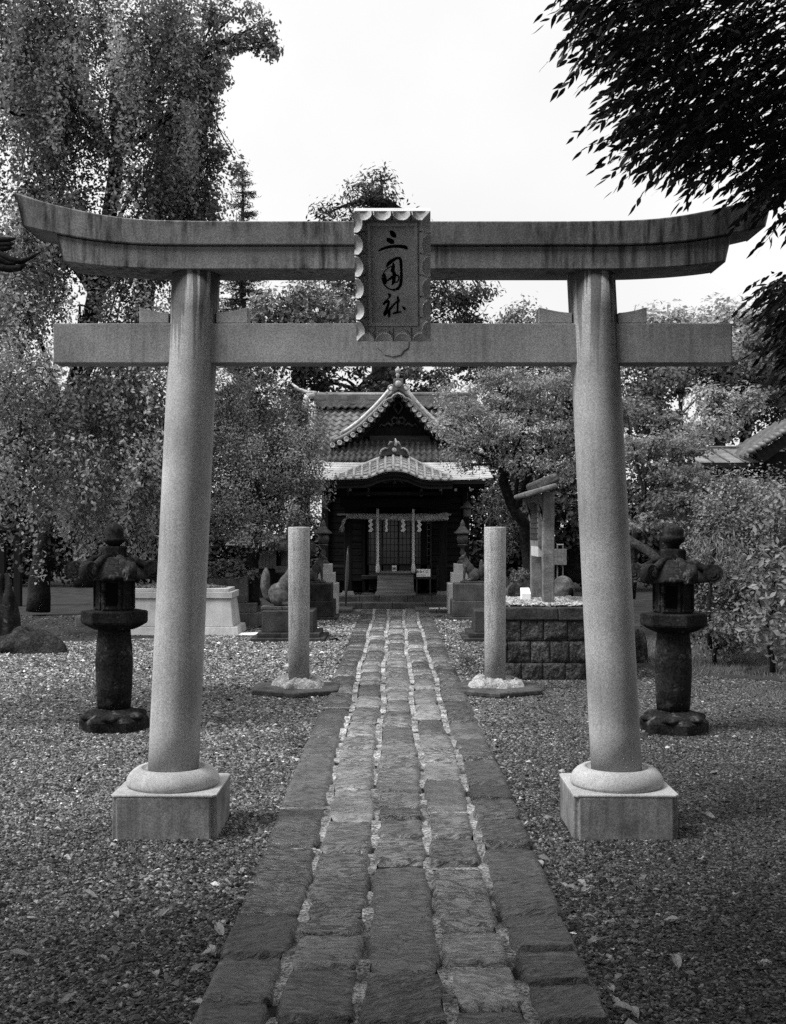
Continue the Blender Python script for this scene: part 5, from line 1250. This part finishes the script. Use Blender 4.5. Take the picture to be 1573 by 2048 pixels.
# --- round dense tree left of the shrine
tree('osmanthus_tree', 'dense round-headed small-leaved tree left of the shrine', [(505, 1205, 19.5, .14), (505, 1130, 19.5, .11), (520, 1050, 19.5, .09)],
     [(520, 810, 80, 60, 20, .8), (600, 850, 62, 60, 20, .75), (480, 880, 70, 70, 19.8, .8), (560, 920, 80, 70, 19.6, .85), (610, 950, 46, 60, 19.6, .6), (500, 980, 80, 70, 19.4, .8), (590, 1010, 56, 52, 19.4, .6), (450, 1040, 40, 45, 19.3, .5), (520, 1060, 60, 40, 19.3, .6), (455, 780, 50, 40, 20, .6), (628, 985, 24, 30, 19.5, .35), (622, 925, 34, 40, 19.4, .4), (612, 880, 40, 40, 19.6, .4)],
     'l_osmanthus', .05, per=13, nl=62, rc=.11, gap=-.6, up=.7, r0=.04, seed=50, tone=(.5, 1.5), shell=.55, asp=.45)
# --- spreading tree right of the shrine, with its curved dark trunk
tb = [(930, 800, 60, 40, 17.2, .6), (1000, 780, 70, 40, 17, .8), (1080, 790, 60, 40, 17, .8), (900, 850, 36, 30, 17.3, .4), (960, 850, 60, 40, 17, .7), (1050, 860, 70, 40, 16.8, .8), (1120, 850, 50, 50, 16.8, .7), (920, 900, 34, 24, 17.2, .4), (980, 905, 50, 30, 17, .6),
      (1060, 920, 60, 30, 16.8, .6), (1120, 930, 50, 40, 16.8, .6), (925, 935, 26, 14, 17.2, .3), (1180, 880, 60, 60, 16.8, .6), (1010, 752, 40, 22, 17.2, .5), (1120, 770, 40, 30, 17, .5)]
tree('spreading_tree', 'open spreading tree right of the shrine with a dark bent forking trunk', [(1062, 1205, 17.6, .10), (1056, 1110, 17.6, .09), (1050, 1050, 17.5, .085), (1020, 1005, 17.4, .08), (1008, 965, 17.3, .075), (1006, 935, 17.2, .06)],
     tb, 'l_osmanthus', .052, per=16, nl=60, rc=.10, gap=-.32, up=.6, r0=.035, seed=55, tone=(.65, 1.6), shell=.4, flat=.5, asp=.4, nsub=6,
     starts=[P(*((1006, 935, 17.2) if b[0] < 1000 else (1008, 965, 17.3) if b[0] < 1060 else (1030, 1020, 17.4))) for b in tb])
tree('pine_sapling', 'small light pine-like sapling right of the shrine beside the bent trunk', [(982, 1130, 18.6, .03), (982, 1040, 18.6, .03), (984, 980, 18.6, .02)],
     [(985, 985, 20, 22, 18.6, .25), (1000, 1020, 36, 16, 18.6, .3), (968, 1024, 16, 14, 18.6, .2), (1020, 1044, 28, 14, 18.6, .25), (1040, 985, 16, 24, 18.6, .2), (1005, 1090, 30, 34, 18.6, .3)], 'l_holly', .07, per=20, nl=26, rc=.06, gap=-.4, up=.9, r0=.012, seed=57, tone=(.7, 1.4), asp=.15)
# --- light maple and the right shrubs
tree('maple_tree', 'light feathery maple in tiers right of the right gate pillar', [(1262, 1190, 16, .07), (1270, 1080, 16, .06), (1290, 1000, 16, .045)],
     [(1265, 870, 40, 20, 16.4, .4), (1310, 880, 50, 18, 16.4, .5), (1370, 900, 44, 16, 16.3, .4), (1280, 920, 46, 18, 16, .4), (1345, 935, 56, 18, 16, .5), (1290, 965, 50, 18, 16, .4), (1390, 960, 44, 18, 15.8, .4), (1330, 1000, 56, 20, 15.8, .5), (1270, 1010, 30, 18, 15.8, .4), (1300, 1045, 50, 20, 15.6, .4), (1380, 1010, 40, 18, 15.6, .4), (1255, 830, 24, 30, 17, .4)],
     'l_maple', .055, per=24, nl=42, rc=.085, gap=-.25, up=1.0, r0=.022, seed=60, tone=(.6, 1.15), flat=.35)
tree('maple_tree', 'pale broad maple crown between the right gate pillar and the tiled house', [(1400, 1180, 19, .08), (1400, 1050, 19, .06), (1400, 960, 19, .045)],
     [(1270, 820, 40, 26, 19.5, .5), (1330, 850, 50, 24, 19.5, .6), (1370, 880, 50, 22, 19.2, .6), (1300, 900, 60, 24, 19, .6), (1360, 950, 60, 24, 18.8, .6), (1480, 985, 60, 26, 18.6, .6), (1420, 1000, 60, 26, 18.6, .6), (1540, 990, 50, 26, 18.6, .6)],
     'l_maple', .065, per=16, nl=40, rc=.10, gap=-.35, up=1.0, r0=.02, seed=160, tone=(.5, 1.1), flat=.4)
tree('leafy_shrub', 'large mid grey shrub in front of the house at the right edge', [(1480, 1290, 14.2, .05), (1480, 1180, 14.2, .04)],
     [(1450, 1000, 60, 50, 14.6, .5), (1530, 990, 60, 50, 14.6, .5), (1420, 1070, 50, 60, 14.4, .5), (1500, 1070, 70, 60, 14.2, .6), (1580, 1080, 50, 80, 14, .6), (1460, 1150, 60, 60, 14, .5), (1540, 1170, 60, 60, 14, .5), (1460, 1230, 50, 40, 13.9, .4), (1440, 1280, 50, 26, 13.7, .35), (1520, 1270, 60, 36, 13.6, .4), (1400, 1180, 30, 50, 14.1, .35), (1380, 1120, 30, 40, 14.4, .35)],
     'l_shrub', .044, per=26, nl=58, rc=.10, gap=-.35, up=.6, r0=.02, seed=61, tone=(.3, 1.3), cat='shrub')
tree('weeping_shrub', 'pale weeping shrub with long hanging leaves behind the right lantern', [(1420, 1290, 13.3, .03), (1420, 1180, 13.3, .02), (1430, 1090, 13.3, .02)],
     [(1400, 1075, 30, 20, 13.3, .25), (1440, 1070, 36, 24, 13.3, .3), (1480, 1095, 30, 20, 13.3, .25), (1420, 1120, 40, 20, 13.2, .3)], 'l_weeping', .085, per=26, nl=20, rc=.05, gap=-.5, up=.3, droop=2, strands=.45, r0=.012, seed=62, tone=(.5, 1.0), cat='shrub', asp=.2)
tree('leafy_shrub', 'low dark feathery bush on the grass behind the right lantern', [(1430, 1320, 13.4, .03), (1430, 1270, 13.4, .02)],
     [(1400, 1250, 36, 26, 13.4, .25), (1440, 1260, 40, 34, 13.3, .3), (1485, 1270, 36, 28, 13.2, .3)], 'l_osmanthus', .05, per=26, nl=36, rc=.06, gap=-.5, r0=.012, seed=63, tone=(.4, .9), cat='shrub')
tree('big_leaf_shrub', 'nearer shrub with broad pale leaves at the right edge of the picture', [(1545, 1335, 11.6, .03), (1540, 1260, 11.6, .025)],
     [(1560, 1010, 30, 20, 11.8, .2), (1545, 1120, 30, 30, 11.6, .25), (1510, 1180, 26, 26, 11.5, .2), (1560, 1190, 34, 40, 11.5, .3), (1530, 1250, 34, 34, 11.4, .3), (1575, 1290, 24, 30, 11.3, .2)], 'l_weeping', .08, per=34, nl=13, rc=.10, gap=-.5, up=.9, r0=.012, seed=64, tone=(.45, .95), cat='shrub', asp=.5)
tree('topiary_bush', 'small pale clipped bush behind the platform beside the stele', [(1042, 1190, 16.2, .03), (1042, 1165, 16.2, .02)], [(1042, 1152, 24, 14, 16.2, .2)], 'l_holly', .03, per=110, nl=30, rc=.03, gap=-.9, seed=65, tone=(.7, 1.2), cat='bush', r0=.01)
tree('planter_plants', 'broad-leaved plants growing out of the dark stone trough', [(460, 1158, 19.5, .02), (460, 1140, 19.5, .02)], [(435, 1140, 26, 14, 19.5, .25), (470, 1136, 30, 16, 19.5, .25), (495, 1148, 20, 10, 19.4, .2)], 'l_hydrangea', .10, per=70, nl=8, rc=.07, gap=-.9, up=1, seed=66, tone=(.5, 1.1), cat='plant', r0=.008)
tree('low_bush', 'low dark grassy tuft left of the stone platform beside the path', [(935, 1340, 12.7, .005), (935, 1335, 12.7, .005)], [(938, 1322, 20, 14, 12.8, .15)], 'l_moss', .05, per=120, nl=18, rc=.04, gap=-.9, up=.2, seed=67, tone=(.5, 1.1), cat='bush', asp=.12, r0=.004)
# tilted supported trunk right of the pillar
tag(MB().tube([P(1235, 1066, 15), P(1300, 1105, 14.8), P(1345, 1150, 14.6), P(1360, 1220, 14.5)], [.055, .06, .065, .07], 8).build('leaning_trunk', M['bark_pale']), 'pale slanting bare trunk behind the right lantern', 'trunk')
# --- grass bed on the right
n = 42000; X = R.uniform(3.0, 7.0, n); Y = R.uniform(11.4, 16.5, n)
edge = 12.3 + .35 * np.sin(X * 2.1) - np.clip((X - 3.6) * .35, -1, .9); k = (Y > edge) & (X < .36 * Y + .4); X, Y = X[k], Y[k]; n = len(X)
h = R.uniform(.03, .09, n); dx = R.normal(0, .03, (n, 2)); w = .004 + 0 * h; a = R.uniform(0, 6.28, n)
V = np.stack([np.stack([X - w * np.cos(a), Y - w * np.sin(a), 0 * X], 1), np.stack([X + w * np.cos(a), Y + w * np.sin(a), 0 * X], 1), np.stack([X + dx[:, 0], Y + dx[:, 1], h], 1)], 1).reshape(-1, 3)
tag(npmesh('grass', V, np.arange(n * 3).reshape(-1, 3), M['l_grass'], None, {'tone': R.uniform(.5, 1.2, n)}, origin=Vector((5, 13, 0))), kind='stuff')
n = 14000; X = R.uniform(3.0, 4.8, n); Y = R.uniform(9.6, 11.9, n); k = ((X - 4.1) / .75) ** 2 + ((Y - 10.9) / .9) ** 2 + 1.3 * fld(np.stack([X, Y, X * 0], 1), 3, 5) + R.uniform(-.4, .4, n) < .7; X, Y = X[k], Y[k]; n = len(X)
h = R.uniform(.015, .045, n); dx = R.normal(0, .025, (n, 2)); w = .004; a = R.uniform(0, 6.28, n)
V = np.stack([np.stack([X - w * np.cos(a), Y - w * np.sin(a), 0 * X], 1), np.stack([X + w * np.cos(a), Y + w * np.sin(a), 0 * X], 1), np.stack([X + dx[:, 0], Y + dx[:, 1], h], 1)], 1).reshape(-1, 3)
tag(npmesh('pale_grass_patch', V, np.arange(n * 3).reshape(-1, 3), M['l_weeping'], None, {'tone': R.uniform(.3, .9, n)}, origin=Vector((4, 11, 0))), kind='stuff')

# --- near tree overhanging from the top right: long pointed leaves on drooping sprays
def sprays(starts, dirs, L, nleaf, ls, seed):
    g = np.random.default_rng(seed); n = len(starts)
    d = dirs / np.linalg.norm(dirs, axis=1, keepdims=True)
    side = np.cross(d, [0, 0, 1.]); side /= (np.linalg.norm(side, axis=1, keepdims=True) + 1e-9)
    Vs = []; tw = []
    s = (np.arange(nleaf) + .6) / nleaf
    for k in range(nleaf):
        t_ = s[k]; p = starts + d * (L * t_)[:, None]; p[:, 2] -= L * .35 * t_ ** 2
        sg = 1 if k % 2 else -1
        ax = d * .75 + side * sg * .55 + np.array([0, 0, -.55]) + g.normal(0, .22, (n, 3)); 
        if k == nleaf - 1: ax = d + np.array([0, 0, -.6]) + g.normal(0, .1, (n, 3))
        ax /= np.linalg.norm(ax, axis=1, keepdims=True)
        nm = np.cross(ax, g.normal(0, 1, (n, 3)) + side * .5); nm /= np.linalg.norm(nm, axis=1, keepdims=True); b = np.cross(nm, ax)
        l = ls * g.uniform(.75, 1.2, n)[:, None]; w = l * .15
        q = [p, p + ax * l * .18 + b * w * .75, p + ax * l * .42 + b * w, p + ax * l * .72 + b * w * .55, p + ax * l + nm * l * .06, p + ax * l * .72 - b * w * .55, p + ax * l * .42 - b * w, p + ax * l * .18 - b * w * .75]
        Vs.append(np.stack(q, 1))
    V = np.stack(Vs, 1).reshape(-1, 8, 3)
    return V.reshape(-1, 3), np.arange(len(V) * 8).reshape(-1, 8)
nt = thing('overhanging_tree', (5.2, 3.0, 0), 'near dark tree overhanging from the top right, long pointed leaves against the sky', 'tree')
# outline of the spray in the picture (x limit as a function of y)
out = [(-80, 1085), (0, 1118), (60, 1112), (100, 1150), (135, 1150), (190, 1190), (235, 1195), (290, 1230), (330, 1240), (345, 1330), (375, 1300), (400, 1268), (412, 1330), (425, 1480), (470, 1528), (500, 1560)]
def xl(y): return np.interp(y, [o[0] for o in out], [o[1] for o in out])
ns = 1600; Y = R.uniform(-160, 425, ns); low = xl(Y); X = low + 58 + 45 * np.sin(Y * .11) * (Y < 330) + R.normal(0, 10, ns) + (1700 - low) * R.uniform(0, 1, ns) ** 1.25
ok = ((Y < 338) | (X > 1500) | ((Y < 356) & (X > 1320))) & ~((Y > 330) & (Y < 372) & (X < 1330) & (X > 1240) & (R.uniform(0, 1, ns) < .6))
X, Y = X[ok], Y[ok]; ns = len(X); Zs = R.uniform(4.5, 5.75, ns)
S_ = np.stack([(X - CX) * Zs / F, Zs, H - (Y - CY) * Zs / F], 1)
D_ = np.stack([-1 + R.normal(0, .35, ns), R.normal(0, .45, ns), -.15 + R.normal(0, .32, ns)], 1)
S_ = S_ + np.array([.10, 0, .04])
# lower sprays at the right edge
ns2 = 420; Y2 = R.uniform(545, 850, ns2); X2_ = np.interp(Y2, [545, 575, 620, 660, 720, 770, 850], [1470, 1462, 1480, 1500, 1530, 1560, 1580]) + 75 + 160 * R.uniform(0, 1, ns2) ** 1.1; Z2 = R.uniform(5.0, 6.3, ns2)
S2_ = np.stack([(X2_ - CX) * Z2 / F, Z2, H - (Y2 - CY) * Z2 / F], 1) + np.array([.06, 0, .02]); D2 = np.stack([-1 + R.normal(0, .3, ns2), R.normal(0, .35, ns2), -.35 + R.normal(0, .2, ns2)], 1)
SS = np.concatenate([S_, S2_]); DD = np.concatenate([D_, D2]); LL = R.uniform(.14, .26, len(SS))
V, Fv = sprays(SS, DD, LL, 10, .060, 77)
npmesh('foliage', V, Fv, M['l_nearleaf'], nt, {'tone': np.repeat(R.uniform(.5, 2.2, len(SS)), 1).repeat(1)[np.arange(len(Fv)) // 10]})
mb = MB()
for i in range(0, len(SS), 3):
    d = DD[i] / np.linalg.norm(DD[i]); mb.tube([tuple(SS[i] - d * .12 + [0, 0, .03]), tuple(SS[i]), tuple(SS[i] + d * LL[i] * .9 - [0, 0, LL[i] * .28])], [.004, .003, .0012], 3)
g = random.Random(4)
for k in range(16):
    e = Vector(SS[g.randrange(len(S_))]); a = Vector((4.6, 4.2, 4.6)); m_ = a.lerp(e, .5) + Vector((0, 0, .25)); mb.tube([a, a.lerp(m_, .6), m_.lerp(e, .4), e], [.04, .025, .014, .004], 5)
for k in range(5):
    e = Vector(S2_[g.randrange(ns2)]); a = Vector((4.6, 5.0, 3.4)); mb.tube([a, a.lerp(e, .5) + Vector((0, 0, .1)), e], [.02, .012, .003], 5)
mb.tube([(5.4, 3.0, -.05), (5.3, 3.1, 1.5), (5.1, 3.4, 3.2), (4.7, 4.0, 4.6), (4.2, 3.4, 6.0), (3.2, 2.6, 7.2)], [.32, .27, .24, .19, .13, .06], 14)
mb.tube([(5.1, 3.4, 3.2), (4.9, 4.4, 3.5), (4.5, 5.1, 3.4)], [.12, .06, .03], 8); mb.tube([(4.7, 4.0, 4.6), (2.5, 2.0, 6.2), (.5, 0, 6.6), (-1.6, -.6, 6.7), (-4.4, 1.6, 6.4)], [.15, .11, .09, .06, .02], 8)  # long second limb reaches out to the added shading crown
mb.tube([(5.1, 3.4, 3.2), (4.2, 1.0, 5.0), (3.0, -2, 5.8)], [.14, .09, .04], 8)
mb.build('trunk', M['bark'], nt)
# unseen crown, added over and behind the camera to shade gate and near ground
cn = []
for c, r_, k in (((4.2, 2.6, 5.6), (2.3, 2.6, 1.6), 420), ((3.4, -.6, 5.6), (2.6, 2.4, 1.7), 420), ((.6, -.6, 6.0), (2.4, 2.0, 1.3), 330), ((1.4, -3.2, 5.6), (3.2, 2.2, 1.6), 380), ((-1.6, -2.0, 6.3), (1.8, 1.8, 1.1), 170), ((5.6, 5.0, 5.0), (1.6, 2.2, 2.0), 260), ((5.0, -2.5, 3.6), (1.6, 2.5, 1.6), 240), ((6.2, 2.0, 2.8), (1.3, 4.0, 2.4), 520), ((6.0, -5.0, 3.5), (3.0, 2.2, 3.0), 520), ((1.5, -6.5, 4.2), (3.8, 1.6, 2.8), 520), ((-4.6, .3, 6.2), (1.9, 1.7, .8), 260), ((-2.5, -4.5, 6.4), (2.4, 2.0, 1.2), 200), ((2.0, 3.6, 5.6), (3.4, 1.6, .8), 420), ((-1.2, 2.6, 5.8), (1.6, 1.4, .7), 170), ((-4.6, 2.1, 6.3), (2.9, 1.5, .7), 520)):
    d = unit(k) * R.uniform(.2, 1, (k, 1)) ** .5; cn.append(np.array(c) + d * np.array(r_))
cn = np.concatenate(cn)
vis = (cn[:, 1] > .3) & (np.abs(cn[:, 0]) < .36 * cn[:, 1] + .35) & (cn[:, 2] < H + .47 * cn[:, 1] + .4); cn = cn[~vis]
idx = np.repeat(np.arange(len(cn)), 42); C = cn[idx] + R.normal(0, .24, (len(idx), 3)) * [1, 1, .7]
vis = (C[:, 1] > .2) & (np.abs(C[:, 0]) < .345 * C[:, 1] + .1) & (C[:, 2] < H + .465 * C[:, 1] + .06); C = C[~vis]
V, Fv = leaf_quads(C, R.normal(0, .5, (len(C), 3)) + [0, 0, 1], .12 * R.uniform(.7, 1.3, len(C)), .5)
npmesh('crown', V, Fv, M['l_nearleaf'], nt, {'tone': R.uniform(.8, 2.5, len(C))}); print('canopy', len(C))  # added unseen leaves, cut clear of the view, there for their shade

# ================================================================== SKY, SUN, CAMERA
sc = bpy.context.scene
w = bpy.data.worlds.new('World'); sc.world = w; w.use_nodes = True; nt_ = w.node_tree
bg = nt_.nodes['Background']; sky = nt_.nodes.new('ShaderNodeTexSky'); sky.sky_type = 'NISHITA'; sky.sun_disc = False
SUN_EL, SUN_AZ = math.radians(52), math.radians(-112)       # azimuth measured from +Y towards +X
sky.sun_elevation = SUN_EL; sky.sun_rotation = SUN_AZ; sky.air_density = 1.0; sky.dust_density = 6.0; sky.ozone_density = 1
bw = nt_.nodes.new('ShaderNodeRGBToBW'); nt_.links.new(sky.outputs[0], bw.inputs[0])     # monochrome picture
mixn = nt_.nodes.new('ShaderNodeMath'); mixn.operation = 'MULTIPLY_ADD'; mixn.inputs[1].default_value = .12   # overcast: the sky glow is spread out, brightest overhead
tcw = nt_.nodes.new('ShaderNodeTexCoord'); sz = nt_.nodes.new('ShaderNodeSeparateXYZ'); nt_.links.new(tcw.outputs['Generated'], sz.inputs[0])
mrw = nt_.nodes.new('ShaderNodeMapRange'); nt_.links.new(sz.outputs[2], mrw.inputs[0])
for i_, q_ in enumerate((.42, 1, 5.6, 11.0)): mrw.inputs[i_ + 1].default_value = q_
nzw = nt_.nodes.new('ShaderNodeTexNoise'); nzw.inputs['Scale'].default_value = 2.2; nzw.inputs['Detail'].default_value = 5; nt_.links.new(tcw.outputs['Generated'], nzw.inputs['Vector'])
m2 = nt_.nodes.new('ShaderNodeMapRange'); nt_.links.new(nzw.outputs['Fac'], m2.inputs[0])
for i_, q_ in enumerate((.35, .65, .92, 1.08)): m2.inputs[i_ + 1].default_value = q_
m3 = nt_.nodes.new('ShaderNodeMath'); m3.operation = 'MULTIPLY'; nt_.links.new(mrw.outputs[0], m3.inputs[0]); nt_.links.new(m2.outputs[0], m3.inputs[1]); nt_.links.new(m3.outputs[0], mixn.inputs[2])
nt_.links.new(bw.outputs[0], mixn.inputs[0]); nt_.links.new(mixn.outputs[0], bg.inputs[0]); bg.inputs[1].default_value = .12
sl = bpy.data.lights.new('sun', 'SUN'); sl.energy = 4.3; sl.angle = math.radians(20); sl.color = (1, 1, 1)
so = bpy.data.objects.new('sun', sl); col.objects.link(so)
sd = Vector((math.sin(SUN_AZ) * math.cos(SUN_EL), math.cos(SUN_AZ) * math.cos(SUN_EL), math.sin(SUN_EL)))
so.rotation_euler = sd.to_track_quat('Z', 'Y').to_euler(); so.location = (0, 0, 20)
cam = bpy.data.cameras.new('camera'); co = bpy.data.objects.new('camera', cam); col.objects.link(co)
co.location = (0, 0, H); co.rotation_euler = (PI / 2, 0, 0)
cam.sensor_fit = 'VERTICAL'; cam.sensor_height = 36; cam.sensor_width = 27; cam.lens = 36 * F / 2048
cam.shift_y = 36 / 2048; cam.shift_x = -2.5 / 2048
cam.clip_start = .05; cam.clip_end = 500; sc.camera = co
sc.view_settings.view_transform = 'Standard'; sc.view_settings.look = 'None'; sc.view_settings.gamma = 1; sc.view_settings.exposure = .5
sc.cycles.max_bounces = 5; sc.cycles.diffuse_bounces = 3; sc.cycles.glossy_bounces = 2; sc.cycles.transparent_max_bounces = 4; sc.cycles.transmission_bounces = 2
sc.cycles.use_adaptive_sampling = True; sc.cycles.use_denoising = False
